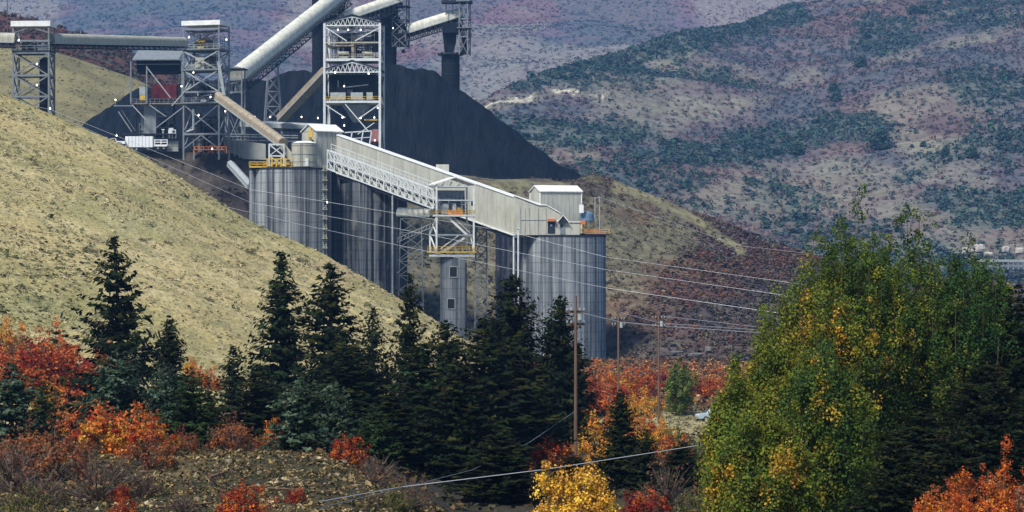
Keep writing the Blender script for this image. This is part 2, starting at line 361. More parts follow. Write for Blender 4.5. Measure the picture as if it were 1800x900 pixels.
Sheet('mine_bench', [
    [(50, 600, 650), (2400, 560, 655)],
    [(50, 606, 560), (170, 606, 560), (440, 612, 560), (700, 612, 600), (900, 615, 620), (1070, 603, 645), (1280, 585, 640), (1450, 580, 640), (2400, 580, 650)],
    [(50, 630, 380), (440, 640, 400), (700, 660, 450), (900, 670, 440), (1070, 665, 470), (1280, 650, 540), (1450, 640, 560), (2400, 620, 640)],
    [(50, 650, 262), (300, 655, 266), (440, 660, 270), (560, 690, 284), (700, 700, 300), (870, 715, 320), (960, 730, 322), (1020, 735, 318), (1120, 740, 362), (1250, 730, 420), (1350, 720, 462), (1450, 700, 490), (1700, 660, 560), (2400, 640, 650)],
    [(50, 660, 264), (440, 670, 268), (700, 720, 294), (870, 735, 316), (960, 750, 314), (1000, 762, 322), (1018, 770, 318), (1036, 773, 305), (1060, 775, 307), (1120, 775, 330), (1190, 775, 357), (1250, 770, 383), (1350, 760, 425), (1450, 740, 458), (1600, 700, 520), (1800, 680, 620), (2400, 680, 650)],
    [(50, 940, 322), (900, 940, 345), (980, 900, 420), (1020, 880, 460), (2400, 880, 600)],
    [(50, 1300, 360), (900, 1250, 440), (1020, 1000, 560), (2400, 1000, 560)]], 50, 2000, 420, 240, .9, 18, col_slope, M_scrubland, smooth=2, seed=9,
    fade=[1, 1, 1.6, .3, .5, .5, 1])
# coal stockpile
def coal_extra(x, y, px, T):
    ridg = np.maximum(0, 1 - np.abs(T - 1.0))
    return (fbm(x * 1.0, y * .12, 9, 4, 21) - .5) * 3.8 + (fbm(x, y, 3, 3, 22) - .5) * .9 * ridg + (fbm(x, y * .5, 22, 3, 23) - .5) * 3.0
co_ = Sheet('coal_stockpile', [
    [(50, 800, 302), (150, 765, 295), (400, 748, 293), (600, 748, 296), (870, 750, 326), (960, 762, 328), (1058, 800, 336)],
    [(50, 800, 300), (140, 800, 224), (240, 800, 150), (330, 800, 143), (430, 800, 138), (470, 800, 139), (500, 800, 128), (560, 800, 124), (640, 800, 121), (675, 800, 116), (705, 800, 116), (728, 800, 123), (750, 800, 124), (766, 800, 122), (785, 800, 140), (800, 800, 152), (850, 800, 188), (1036, 800, 318), (1058, 800, 336)],
    [(50, 800, 302), (150, 835, 310), (400, 860, 320), (870, 855, 335), (1058, 800, 336)]], 52, 1056, 420, 120, 0, 9, None, M_coal, smooth=1, seed=20, extra=coal_extra)
tag(co_.o, 'tall black coal stockpile with a ridged top, filling the bench behind the towers', 'coal pile')
# olive hill and dark red brush hill behind the left towers
def col_olive(px, py, x, y):
    n = fbm(x, y, 14, 5, 31)
    return mixc((.22, .195, .095), (.15, .135, .07), sm01(n, .35, .65))
Sheet('olive_hillside', [
    [(-700, 760, 320), (500, 760, 320)],
    [(-700, 870, 120), (0, 870, 150), (150, 870, 180), (330, 870, 250), (500, 870, 300)],
    [(-700, 950, 0), (-100, 950, 72), (60, 950, 80), (100, 950, 87), (180, 950, 112), (250, 950, 142), (330, 950, 190), (500, 950, 290)],
    [(-700, 1040, 200), (500, 1040, 330)]], -700, 500, 200, 110, 1.6, 40, col_olive, M_grass, smooth=3, seed=30)
def col_redhill(px, py, x, y):
    n = fbm(x, y, 16, 5, 41)
    return mixc((.10, .045, .035), (.07, .06, .045), sm01(n, .4, .6))
Sheet('brush_hillside', [
    [(-700, 960, 250), (700, 960, 300)],
    [(-700, 1050, 60), (0, 1050, 90), (150, 1050, 120), (330, 1050, 190), (700, 1050, 290)],
    [(-700, 1150, -140), (-200, 1150, -20), (0, 1150, 20), (60, 1150, 33), (150, 1150, 62), (230, 1150, 90), (330, 1150, 135), (450, 1150, 190), (700, 1150, 300)],
    [(-700, 1300, 200), (700, 1300, 400)]], -700, 700, 240, 110, 2.4, 40, col_redhill, M_scrubland, smooth=3, seed=40)
# the two distant mountainsides
LIGHT = [(850, 186), (930, 172), (1000, 158), (1080, 172)]
def warp(px, py, x, y, k=70):
    return px + (fbm(x, y * .7, 60, 4, 57) - .5) * k * 2, py + (fbm(x, y * .7, 50, 4, 58) - .5) * k * .9
def far_green(px, py, x, y):
    px, py = warp(px, py, x, y, 60)
    g = sm01(fbm(x, y * .7, 80, 5, 53), .52, .62) * .65
    g = np.maximum(g, 1 - sm01(polydist(px, py, [(930, 135), (1010, 118), (1110, 82), (1230, 52), (1330, 45), (1400, 20)]), 10, 26))
    g = np.maximum(g, 1 - sm01(polydist(px, py, [(1020, 125), (1110, 105), (1230, 70)]), 8, 22))
    g = np.maximum(g, blob(px, py, 1010, 235, 190, 34) * .9)
    g = np.maximum(g, blob(px, py, 1430, 235, 150, 32)); g = np.maximum(g, blob(px, py, 1290, 262, 130, 30))
    g = np.maximum(g, blob(px, py, 1740, 370, 130, 42)); g = np.maximum(g, blob(px, py, 1130, 300, 140, 40) * .7)
    g = np.maximum(g, blob(px, py, 1540, 60, 70, 45) * .8); g = np.maximum(g, blob(px, py, 1720, 150, 90, 40) * .8)
    return g
def far_bare(px, py, x, y):
    b = sm01(fbm(x, y * .6, 60, 5, 55), .53, .64) * .6
    b = np.maximum(b, (1 - sm01(polydist(px, py, LIGHT), 4, 16)) * .6)
    px, py = warp(px, py, x, y, 70)
    b = np.maximum(b, blob(px, py, 1660, 245, 130, 26)); b = np.maximum(b, blob(px, py, 1180, 95, 60, 26) * .9)
    b = np.maximum(b, blob(px, py, 1220, 125, 90, 20) * .8); b = np.maximum(b, blob(px, py, 1200, 180, 150, 18) * .8)
    b = np.maximum(b, blob(px, py, 1420, 340, 240, 70) * .75)
    return b
def col_far(px, py, x, y):
    n = fbm(x, y, 24, 5, 51); n2 = fbm(x, y, 120, 4, 52)
    c = mixc((.115, .095, .10), (.075, .08, .09), sm01(n, .4, .6))
    c = mixc(c, (.135, .08, .07), sm01(n2, .5, .62) * .6)
    c = mixc(c, (.20, .185, .135), far_bare(px, py, x, y) * (.55 + .45 * sm01(n, .35, .6)))
    n4 = fbm(x, y * .5, 14, 4, 59)
    c = mixc(c, (.55, .50, .38), (1 - sm01(polydist(px, py, LIGHT) + (n4 - .5) * 70, 3, 15)) * sm01(n4, .47, .55))
    c = mixc(c, (.055, .085, .075), far_green(px, py, x, y) * .65)
    return c
FARH = Sheet('far_mountainside', [
    [(600, 1200, 520), (2500, 1200, 520)],
    [(600, 1300, 420), (850, 1300, 440), (1400, 1330, 450), (1650, 1330, 445), (2500, 1330, 440)],
    [(600, 1450, 330), (850, 1450, 300), (1100, 1500, 310), (1400, 1550, 330), (1700, 1500, 300), (2500, 1500, 290)],
    [(600, 1600, 290), (850, 1600, 230), (1100, 1700, 200), (1400, 1800, 190), (1700, 1750, 160), (2500, 1750, 130)],
    [(600, 1700, 300), (760, 1700, 235), (830, 1700, 190), (880, 1700, 160), (930, 1750, 138), (1000, 1800, 118), (1100, 1950, 80), (1200, 2050, 52), (1300, 2150, 38), (1400, 2250, 4), (1500, 2300, -25), (1800, 2400, -95), (2500, 2500, -200)],
    [(600, 1900, 420), (1000, 2000, 300), (1400, 2450, 150), (1800, 2650, 60), (2500, 2700, 0)]], 600, 2500, 480, 300, 14, 150, col_far, M_far,
    smooth=3, seed=50, fade=[0, .3, .8, 1, .35, .5])
def col_farther(px, py, x, y):
    n = fbm(x, y, 60, 5, 61); n2 = fbm(x, y * .5, 300, 4, 62); n3 = fbm(x, y * .4, 160, 4, 63)
    c = mixc((.135, .10, .115), (.085, .09, .105), sm01(n, .4, .6))
    c = mixc(c, (.19, .105, .10), sm01(n2, .48, .60) * .8)
    c = mixc(c, (.22, .205, .17), sm01(n3, .53, .64) * .7)
    c = mixc(c, (.08, .10, .09), sm01(n3, .5, .36) * .6)
    return c
FAR2 = Sheet('highest_mountainside', [
    [(-900, 2300, 360), (2700, 2300, 360)],
    [(-900, 2900, 200), (600, 2900, 190), (900, 2900, 150), (2700, 2900, 150)],
    [(-900, 3700, 60), (2700, 3700, 30)],
    [(-900, 4900, -170), (2700, 4900, -190)],
    [(-900, 5400, 0), (2700, 5400, 0)]], -900, 2700, 420, 260, 55, 420, col_farther, M_far, smooth=4, seed=60, fade=[.3, .8, 1, .4, 1])
for n in TREES:
    if n != 'coal_stockpile': TREES[n].o['kind'] = 'structure'

# haze
hb = MB().box((0, 2450, 300), (7200, 6400, 1060)).build('haze', mat('haze air'), kind='stuff')
hm = bpy.data.materials.new('haze volume'); hm.use_nodes = True; t = hm.node_tree; t.nodes.clear()
pv = t.nodes.new('ShaderNodeVolumePrincipled'); pv.inputs['Density'].default_value = HAZE; pv.inputs['Color'].default_value = (.20, .42, .80, 1)
pv.inputs['Anisotropy'].default_value = .2
ot = t.nodes.new('ShaderNodeOutputMaterial'); t.links.new(pv.outputs[0], ot.inputs['Volume']); hb.data.materials.clear(); hb.data.materials.append(hm)
tag(hb, 'thin blue haze veiling the distant mountainsides', 'haze')

# ------------------------------------------------------------------ ground cover (stuff)
rng = np.random.RandomState(11)
def pal(rng, N, cols, p=None):
    cols = np.array(cols); return cols[rng.choice(len(cols), N, p=p)] * rng.uniform(.75, 1.3, (N, 1))
def stuff(name, label, cat, V, c, m):
    o = npmesh(name, V, 4, c, m); tag(o, label, cat, None, 'stuff'); return o
# far mountainside brush
p, px, py = FARH.sample(95000, rng); g = far_green(px, py, p[:, 0], p[:, 1]); b = far_bare(px, py, p[:, 0], p[:, 1])
keep = (rng.rand(len(p)) < np.clip(.62 + .5 * g - .42 * b, .1, 1)) & (px > 760); p, g, b, px, py = p[keep], g[keep], b[keep], px[keep], py[keep]
green = rng.rand(len(p)) < g * .8 + .06
red = (fbm(p[:, 0], p[:, 1], 90, 3, 71) > .54) & (rng.rand(len(p)) < .6)
c = col_far(px, py, p[:, 0], p[:, 1]) * rng.uniform(.55, 1.1, (len(p), 1)) * np.array([.92, .95, 1.05])
c[red] = pal(rng, red.sum(), [(.15, .075, .065), (.13, .075, .08)])
c[green] = pal(rng, green.sum(), [(.030, .065, .055), (.045, .085, .055), (.03, .06, .06)])
rad = np.where(green, rng.uniform(1.2, 3.0, len(p)) * np.where(rng.rand(len(p)) < .06, 1.6, 1), rng.uniform(.7, 2.1, len(p)))
p[:, 2] += rad * .3
V, cc = clumps(p, rad, c, 8, rng, .8, .8, cj=.12, up=.8); stuff('mountain_brush', 'mixed green juniper and purple brush dotting the nearer far mountainside', 'brush', V, cc, M_brush)
p, px, py = FAR2.sample(90000, rng)
keep = (px > -80) & (px < 1600) & (py > -60); p, px, py = p[keep], px[keep], py[keep]
n2 = fbm(p[:, 0], p[:, 1] * .5, 300, 4, 62); n3 = fbm(p[:, 0], p[:, 1] * .4, 160, 4, 63)
c = col_farther(px, py, p[:, 0], p[:, 1]) * rng.uniform(.6, 1.1, (len(p), 1))
k = (n2 > .55) & (rng.rand(len(p)) < .6); c[k] *= np.array([1.25, .85, .85])
k = (n3 < .45) & (rng.rand(len(p)) < .5); c[k] = pal(rng, k.sum(), [(.05, .075, .065)])
rad = rng.uniform(1.8, 4.2, len(p)); V, cc = clumps(p, rad, c, 6, rng, .8, .85, cj=.12, up=.8)
stuff('distant_brush', 'purple and rust coloured brush over the highest, hazy mountainside', 'brush', V, cc, M_brush)
# slope below the mine bench
sl_ = TREES['mine_bench']; p, px, py = sl_.sample(110000, rng)
strip = polydist(px, py, STRIP)
dens = .75 - .25 * blob(px, py, 1120, 410, 120, 85) + .3 * sm01(px, 1180, 1300)
dens = np.where(strip < 9, .10, dens); dens = np.where((py < 330) & (px < 990), .03, dens)
dens = np.where((px < 620) & (p[:, 2] > 25.5), 0, dens); dens = np.where((px < 430) & (p[:, 2] > 22), .2, dens)
dens = np.where((p[:, 1] > 795) | (px > 1750), 0, dens)
keep = rng.rand(len(p)) < dens; p, px, py, strip = p[keep], px[keep], py[keep], strip[keep]
N = len(p); c = col_slope(px, py, p[:, 0], p[:, 1]) * rng.uniform(.6, 1.15, (N, 1)); k = rng.rand(N) < .3; c[k] = pal(rng, k.sum(), [(.10, .085, .06), (.085, .09, .05), (.14, .12, .075), (.07, .06, .065)])
rr = sl_red(px, py, p[:, 0], p[:, 1])
k = rng.rand(N) < rr * .45; c[k] = pal(rng, k.sum(), [(.14, .055, .04), (.16, .075, .045), (.11, .05, .045), (.10, .065, .05)])
k = (strip < 30) & (py < 450 - (1300 - px) * .0) & (rng.rand(N) < .5) & (px > 1050); c[k] = pal(rng, k.sum(), [(.10, .05, .055), (.08, .05, .06)])
rad = rng.uniform(.35, 1.0, N) * np.where(px + (py - 450) * .8 > 1190, 1.5, 1); p[:, 2] += rad * .2
V, cc = clumps(p, rad, c, 8, rng, .9, .7, cj=.12, up=.9)
stuff('slope_brush', 'brown, olive and dark red brush covering the slope below the mine bench', 'brush', V, cc, M_brush)
p, px, py = TREES['brush_hillside'].sample(9000, rng); keep = (py < 240) & (px < 520); p, px, py = p[keep], px[keep], py[keep]; N = len(p)
c = pal(rng, N, [(.085, .042, .032), (.07, .04, .035), (.065, .055, .04)]); rad = rng.uniform(1, 2.2, N)
V, cc = clumps(p, rad, c, 8, rng, .9, .85); stuff('hilltop_brush', 'dark russet brush on the hill behind the left conveyor towers', 'brush', V, cc, M_brush)
p, px, py = TREES['olive_hillside'].sample(7000, rng); keep = (px < 300) & (p[:, 1] < 970); p, px, py = p[keep], px[keep], py[keep]; N = len(p)
c = pal(rng, N, [(.17, .155, .075), (.21, .185, .095), (.13, .12, .06)]); rad = rng.uniform(.3, .8, N)
V, cc = clumps(p, rad, c, 7, rng, .5, .8); stuff('olive_tufts', 'olive grass tufts on the hill behind the left conveyor', 'grass', V, cc, M_brush)
# tufts on the dry grass hill
gh = TREES['grass_hillside']; p, px, py = gh.sample(85000, rng)
n = fbm(p[:, 0], p[:, 1], 9, 4, 81); keep = (p[:, 1] < 500) & (rng.rand(len(p)) < .3 + .9 * sm01(n, .45, .62) + .5 * blob(px, py, 60, 480, 140, 90)) & (px > -250); p, px, py = p[keep], px[keep], py[keep]; N = len(p)
c = pal(rng, N, [(.33, .28, .15), (.38, .32, .18), (.26, .24, .12), (.42, .36, .22)])
dk = rng.rand(N) < .055; dk |= (rng.rand(N) < .25 * blob(px, py, 60, 480, 140, 90)); c[dk] = pal(rng, dk.sum(), [(.10, .11, .045), (.13, .125, .06)])
rad = rng.uniform(.14, .34, N) * np.where(rng.rand(N) < .08, 1.8, 1); rad[dk] *= 1.5; V, cc = clumps(p, rad, c, 6, rng, .8, .9, up=.8)
stuff('dry_grass', 'straw coloured bunch grass covering the steep near hillside', 'grass', V, cc, M_brush)
# bank in the foreground
vf = TREES['valley_floor']
q, qx, _ = vf.sample(60000, rng, 92, 122, -150, 900)
def rocks(cen, rad, col, rng):
    base = np.array([(1, 0, 0), (-1, 0, 0), (0, 1, 0), (0, -1, 0), (0, 0, 1), (0, 0, -1)], float)
    tri = np.array([(0, 2, 4), (2, 1, 4), (1, 3, 4), (3, 0, 4), (2, 0, 5), (1, 2, 5), (3, 1, 5), (0, 3, 5)])
    N = len(cen); v = base[None] * rng.uniform(.5, 1.3, (N, 6, 1)) + rng.normal(size=(N, 6, 3)) * .25
    a = rng.rand(N) * 6.28; ca, sa = np.cos(a), np.sin(a); x = v[..., 0] * ca[:, None] - v[..., 1] * sa[:, None]; y = v[..., 0] * sa[:, None] + v[..., 1] * ca[:, None]
    v = np.stack([x, y, v[..., 2] * .65], -1) * rad[:, None, None] + cen[:, None]
    return v[:, tri].reshape(-1, 3, 3), np.repeat(col * 1.0, 8, axis=0) * rng.uniform(.85, 1.15, (N * 8, 1))
n = fbm(q[:, 0], q[:, 1] * 2, 3, 3, 91); k = (rng.rand(len(q)) < sm01(n, .53, .62) * .9 + .02) & (q[:, 1] < 114); r_ = q[k][:7000]; N = len(r_)
col = pal(rng, N, [(.27, .20, .10), (.34, .28, .17), (.17, .13, .08), (.31, .22, .11), (.08, .065, .05)])
rad = .035 + .18 * rng.rand(N) ** 5
V, cc = rocks(r_, rad, col, rng); o = npmesh('rubble', V, 3, cc, M_rock); tag(o, 'tan broken stone rubble strewn over the near bank', 'rubble', None, 'stuff')
k = rng.rand(len(q)) < .75; g_ = q[k][:13000]; N = len(g_)
c = pal(rng, N, [(.17, .125, .055), (.075, .07, .03), (.26, .19, .085), (.05, .042, .025), (.12, .08, .045)])
rad = rng.uniform(.06, .2, N); V, cc = clumps(g_, rad, c, 5, rng, 1., .9, up=.2)
stuff('bank_weeds', 'low olive weeds and dry litter between the stones of the near bank', 'weeds', V, cc, M_brush)
# low litter under the trees and on the flat
p, px, py = vf.sample(30000, rng, 118, 430, -250, 2050); N = len(p)
c = pal(rng, N, [(.05, .05, .03), (.07, .06, .035), (.04, .045, .025), (.10, .06, .03)]); k = p[:, 1] > 255; c[k] = pal(rng, k.sum(), [(.24, .21, .12), (.18, .17, .09), (.28, .24, .15)])
rad = rng.uniform(.15, .5, N); V, cc = clumps(p, rad, c, 5, rng, .8, .9)
stuff('valley_undergrowth', 'low undergrowth and pale grass on the valley floor between the trees', 'undergrowth', V, cc, M_brush)
print('terrain done')

# scrub belt where the slope meets the valley floor
p, px, py = vf.sample(9000, rng, 335, 600, 860, 1750); N = len(p); c = pal(rng, N, [(.30, .10, .035), (.20, .06, .035), (.34, .18, .05), (.10, .09, .05), (.12, .08, .06), (.16, .10, .06)])
rad = rng.uniform(.5, 1.2, N); p[:, 2] += rad * .5; V, cc = clumps(p, rad, c, 12, rng, 1.1, .55, cj=.3)
stuff('valley_brush', 'belt of rust, orange and dark brush where the slope meets the valley floor', 'brush', V, cc, M_brush)

# ================================================================== the mine plant
UP = Vector((0, 0, 1))
def lamp_on(root, pts):
    for (px, py, D) in pts:
        c = P(px, py, D); m = MB(); m.cyl(c - UP * .14, c + UP * .14, .12, .19, 8); m.cyl(c + UP * .14, c + UP * .3, .20, .05, 8)
        l = m.build('lamp', M_lamp, root); f = MB().bar(c + UP * .3, c + UP * .9, .09).build('lamp_bracket', M_steel, l)
class Frame:
    """a rectangular steel frame seen at an angle: local (u across, v back, z up)"""
    def __init__(s, cx, cy, W, Dp, rot): s.c = (cx, cy); s.W, s.D = W, Dp; s.u = Vector((math.cos(rot), math.sin(rot), 0)); s.v = Vector((-math.sin(rot), math.cos(rot), 0)); s.rot = rot
    def p(s, u, v, z): q = s.u * (u * s.W / 2) + s.v * (v * s.D / 2); return Vector((s.c[0] + q.x, s.c[1] + q.y, z))
CORN = [(-1, -1), (1, -1), (1, 1), (-1, 1)]
def legs(fr, root, z0, z1, w, m, corners=CORN, splay=1.0):
    for u, v in corners:
        MB().bar(fr.p(u * splay, v * splay, z0), fr.p(u, v, z1), w).build('leg', m, root)
def braces(fr, root, z0, z1, kind, w, m, sides=(0, 1, 2, 3)):
    b = MB()
    for i in sides:
        a, c = CORN[i], CORN[(i + 1) % 4]; mid = ((a[0] + c[0]) / 2, (a[1] + c[1]) / 2)
        if kind == 'X': b.bar(fr.p(*a, z0), fr.p(*c, z1), w); b.bar(fr.p(*c, z0), fr.p(*a, z1), w)
        elif kind == 'V': b.bar(fr.p(*a, z1), fr.p(*mid, z0), w); b.bar(fr.p(*c, z1), fr.p(*mid, z0), w)
        elif kind == 'A': b.bar(fr.p(*a, z0), fr.p(*mid, z1), w); b.bar(fr.p(*c, z0), fr.p(*mid, z1), w)
        elif kind == '/': b.bar(fr.p(*a, z0), fr.p(*c, z1), w)
        elif kind == '\\': b.bar(fr.p(*a, z1), fr.p(*c, z0), w)
    return b.build('cross_brace', m, root)
def girders(fr, root, z, w, m):
    b = MB()
    for i in range(4): b.bar(fr.p(*CORN[i], z), fr.p(*CORN[(i + 1) % 4], z), w, w * 1.2)
    return b.build('girder_ring', m, root)
def deck(fr, root, z, m, over=.4, rail=None, th=.3, railm=None):
    b = MB().box((fr.c[0], fr.c[1], z), (fr.W + over * 2, fr.D + over * 2, th), fr.rot); d = b.build('deck', m, root)
    if rail:
        r = MB(); k = lambda u, v: fr.p(u * (1 + over * 2 / fr.W * .95), v * (1 + over * 2 / fr.D * .95), z)
        for i in range(4):
            a, c = k(*CORN[i]), k(*CORN[(i + 1) % 4]); n = max(2, int((c - a).length / 1.6))
            for hh in (.55, 1.1): r.bar(a + UP * (hh + th / 2), c + UP * (hh + th / 2), .09)
            for q in range(n): s_ = a.lerp(c, q / n); r.bar(s_ + UP * th / 2, s_ + UP * 1.2, .09)
        r.build('handrail', railm or m, d)
    return d
def gable(fr, root, ze, rise, over, m, along='v', th=.22):
    """pitched roof; ridge runs along v (gable to the front) or along u"""
    b = MB(); W, D_ = 1 + over * 2 / fr.W, 1 + over * 2 / fr.D
    for s_ in (-1, 1):
        if along == 'v': q = [fr.p(s_ * W, -D_, ze), fr.p(0, -D_, ze + rise), fr.p(0, D_, ze + rise), fr.p(s_ * W, D_, ze)]
        else: q = [fr.p(-W, s_ * D_, ze), fr.p(-W, 0, ze + rise), fr.p(W, 0, ze + rise), fr.p(W, s_ * D_, ze)]
        vs = q + [x + UP * th for x in q]
        b.add(vs, [(0, 1, 2, 3), (7, 6, 5, 4), (0, 4, 5, 1), (1, 5, 6, 2), (2, 6, 7, 3), (3, 7, 4, 0)])
    return b.build('roof', m, root)
def clutter(fr, root, z, h, n, mats, seed, name='machinery'):
    """drives, ducts and boxes on a floor"""
    r = random.Random(seed); b = MB(); q = lambda: (r.uniform(-.85, .85), r.uniform(-.8, .8))
    for k in range(n * 2):
        u, v = q(); b.bar(fr.p(u, v, z + .1), fr.p(u, v, z + h * r.uniform(.5, 1)), r.uniform(.08, .16))
        u2, v2 = q(); zz_ = z + h * r.uniform(.3, 1); b.bar(fr.p(u, v, zz_), fr.p(u2, v2, zz_ + r.uniform(-.4, .4)), r.uniform(.08, .2))
    b.build('pipework', M_steel if seed % 2 else M_darkst, root)
    for k in range(n):
        b = MB(); u, v = r.uniform(-.7, .7), r.uniform(-.5, .6); sx, sy, sz = r.uniform(.8, 2.6), r.uniform(.8, 2.2), r.uniform(.5, 1) * h * r.uniform(.4, .9)
        c = fr.p(u, v, z); t_ = r.random()
        if t_ < .5: b.box(c + UP * (sz / 2 + .16), (sx, sy, sz), fr.rot); b.box(c + UP * (sz + .25), (sx * .5, sy * .6, .3), fr.rot); b.bar(c + UP * sz + fr.u * sx * .4, c + UP * (sz * 1.5) + fr.u * (sx * .4 + .4), .15)
        elif t_ < .75: b.cyl(c - fr.u * sx * .6 + UP * (.9 + sz * .3), c + fr.u * sx * .6 + UP * (.9 + sz * .3), .45, .45, 10); b.box(c + UP * .5, (sx, .7, .7), fr.rot)
        else: b.bar(c + UP * .2, c + UP * h * .95, .35); b.bar(c + UP * h * .6, fr.p(-u, v, z + h * .75), .3)
        b.build(name, mats[k % len(mats)], root)

# ---- concrete silos
def silo(name, label, px, D, rpx, top, bottom, m, grp, pipes=()):
    r = rpx * D / F; c = Vector((X(px, D), D, 0)); zt = Z(top, D - r); zb = bottom
    root = thing(name, label, 'silo', (c.x, c.y, zb), grp)
    MB().cyl((c.x, c.y, zb), (c.x, c.y, zt), r, r, 72).build('barrel', m, root)
    MB().cyl((c.x, c.y, zt), (c.x, c.y, zt + .45), r + .12, r + .12, 72).build('roof_slab', M_darkst, root)
    return root, c, r, zt
GS = 'round concrete silos'
sA, cA, rA, zA = silo('concrete_silo', 'streaked grey round silo with the yellow railed platform on top, left end of the row', 510, 603, 72, 297, -22, M_silo1, GS)
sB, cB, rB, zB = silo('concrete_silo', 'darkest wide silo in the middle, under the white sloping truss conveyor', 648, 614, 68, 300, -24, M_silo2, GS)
sC, cC, rC, zC = silo('concrete_silo', 'blue grey streaked round silo standing alone on the right with a cream building on top', 990, 603, 75, 416, -27, M_silo3, GS)
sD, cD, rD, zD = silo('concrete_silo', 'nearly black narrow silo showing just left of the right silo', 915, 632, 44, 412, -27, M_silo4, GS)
# vertical pipe on the middle silo and ladder between the silos
t = thing('vent_pipe', 'pale vertical pipe running down the right side of the dark middle silo', 'pipe', P(690, 515, 603))
MB().cyl(P(690, 540, 603), P(690, 344, 603), .24, .24, 8).build('pipe', M_palest, t); MB().bar(P(684, 346, 605), P(691, 343, 603), .3).build('elbow', M_palest, t)
t = thing('ladder_shaft', 'yellow stained caged ladder in the dark gap between the two left silos', 'ladder', P(571, 440, 596))
b = MB()
for k in range(2): b.bar(P(568 + k * 6, 450, 594), P(568 + k * 6, 290, 594), .14)
for k in range(44): b.bar(P(568, 448 - k * 3.6, 594), P(574, 448 - k * 3.6, 594), .09)
b.build('ladder', M_creamd, t)
for k in range(9): b = MB().box(P(571, 300 + k * 17, 593.4), (1.5, 1.1, .12)); b.bar(P(568, 300 + k * 17, 593), P(574, 292 + k * 17, 593), .1); b.build('rest_landing', M_creamd, t)
for k, (px_, y0) in enumerate(((903, 414), (911, 402))):
    t = thing('down_pipe', ['left of the two thin white pipes beside the right silo', 'right, taller of the two thin white pipes beside the right silo'][k], 'pipe', P(px_, 600, 590), 'thin white pipes beside the right silo')
    MB().cyl(P(px_, 620, 590), P(px_, y0, 590), .22, .22, 8).build('pipe', M_white, t)
    MB().box(P(px_, y0 - 1, 590), (.7, .7, .3)).build('cap', M_white, t)

# ---- head house on the left silos
fr = Frame(X(566, 608), 608, 7.6, 6.6, R(38))
t = thing('head_house', 'cream gabled head house on top of the left silos', 'building', (*fr.c, zA))
ze = Z(233, 608); b = MB().box((fr.c[0], fr.c[1], (zA + ze) / 2 + .2), (7.6, 6.6, ze - zA), fr.rot)
for s_ in (-1, 1):
    a_ = [fr.p(s_, -1, ze), fr.p(s_, 1, ze), fr.p(s_, 0, ze + 1.75)]; o_ = fr.u * (-.15 * s_); v_ = a_ + [x + o_ for x in a_]; b.add(v_, [(0, 1, 2), (5, 4, 3), (0, 3, 4, 1), (1, 4, 5, 2), (2, 5, 3, 0)])
b.build('wall', M_cream, t); gable(fr, t, ze, 1.85, .35, M_roof, 'u')
b = MB()
for u in (-.6, -.2, .2, .6): b.bar(fr.p(u, -1.01, zA + .6), fr.p(u, -1.01, ze - .1), .1)
b.build('wall_seam', M_steel, t)
b = MB().cyl(fr.p(-1.05, -.3, zA + 4.6), fr.p(-1.12, -.55, zA + 7.6), .42, .42, 10); b.build('exhaust_duct', M_darkst, t)
b = MB().box(fr.p(-1.08, .15, zA + 3.1), (.3, 1.1, 2.1), fr.rot); b.build('door', M_creamd, t)
# tank on the left silo
c = Vector((X(535, 597), 597, 0)); z0, z1 = Z(297, 597), Z(252, 597); r = 22.5 * 597 / F
t = thing('storage_tank', 'small round cream tank at the edge of the left silo roof', 'tank', (c.x, c.y, z0))
MB().cyl((c.x, c.y, z0 + .5), (c.x, c.y, z1), r, r, 32).build('shell', M_creamd, t)
MB().cyl((c.x, c.y, z1), (c.x, c.y, z1 + .5), r + .1, r * .55, 32).build('lid', M_roof, t)
b = MB(); [b.cyl((c.x, c.y, z), (c.x, c.y, z + .14), r + .06, r + .06, 32) for z in (z0 + 1.6, z0 + 3.4, z0 + 5.6)]; b.build('hoop', M_steel, t)
b = MB(); [b.bar((c.x + dx, c.y - r - .1, z0 + .5), (c.x + dx, c.y - r - .1, z1), .08) for dx in (-.7, -.3)]; b.build('ladder', M_steel, t)
MB().box((c.x + .8, c.y - r + .1, z0 + 1.5), (.9, .2, 1.9)).build('hatch', M_white, t)
t = thing('safety_post', 'yellow vertical pipe rising behind the cream tank', 'post', P(546, 250, 601))
MB().cyl(P(546, 252, 601), P(546, 224, 601), .3, .3, 8).build('post', M_yellow, t); MB().box(P(546, 236, 600.8), (1, 1, 1.6)).build('valve_box', M_yellow, t)
# yellow railed platform on the left silo
fr = Frame(X(476, 596), 597, 10.2, 3.6, 0); zp = zA + .6
t = thing('railed_platform', 'yellow railed platform at the left edge of the left silo roof', 'platform', (*fr.c, zp))
deck(fr, t, zp, M_yellow, .1, True, .35, M_yellow)
b = MB(); [b.bar((X(px_, 594.5), 594.5, zp), (X(px_, 594.5), 594.5, zp + 1.9), .35) for px_ in (470, 478, 486, 494, 502)]; [b.bar((X(466, 594.5), 594.5, zp + z), (X(508, 594.5), 594.5, zp + z), .22) for z in (.8, 1.9)]; b.build('drive_guard', M_yellow, t)

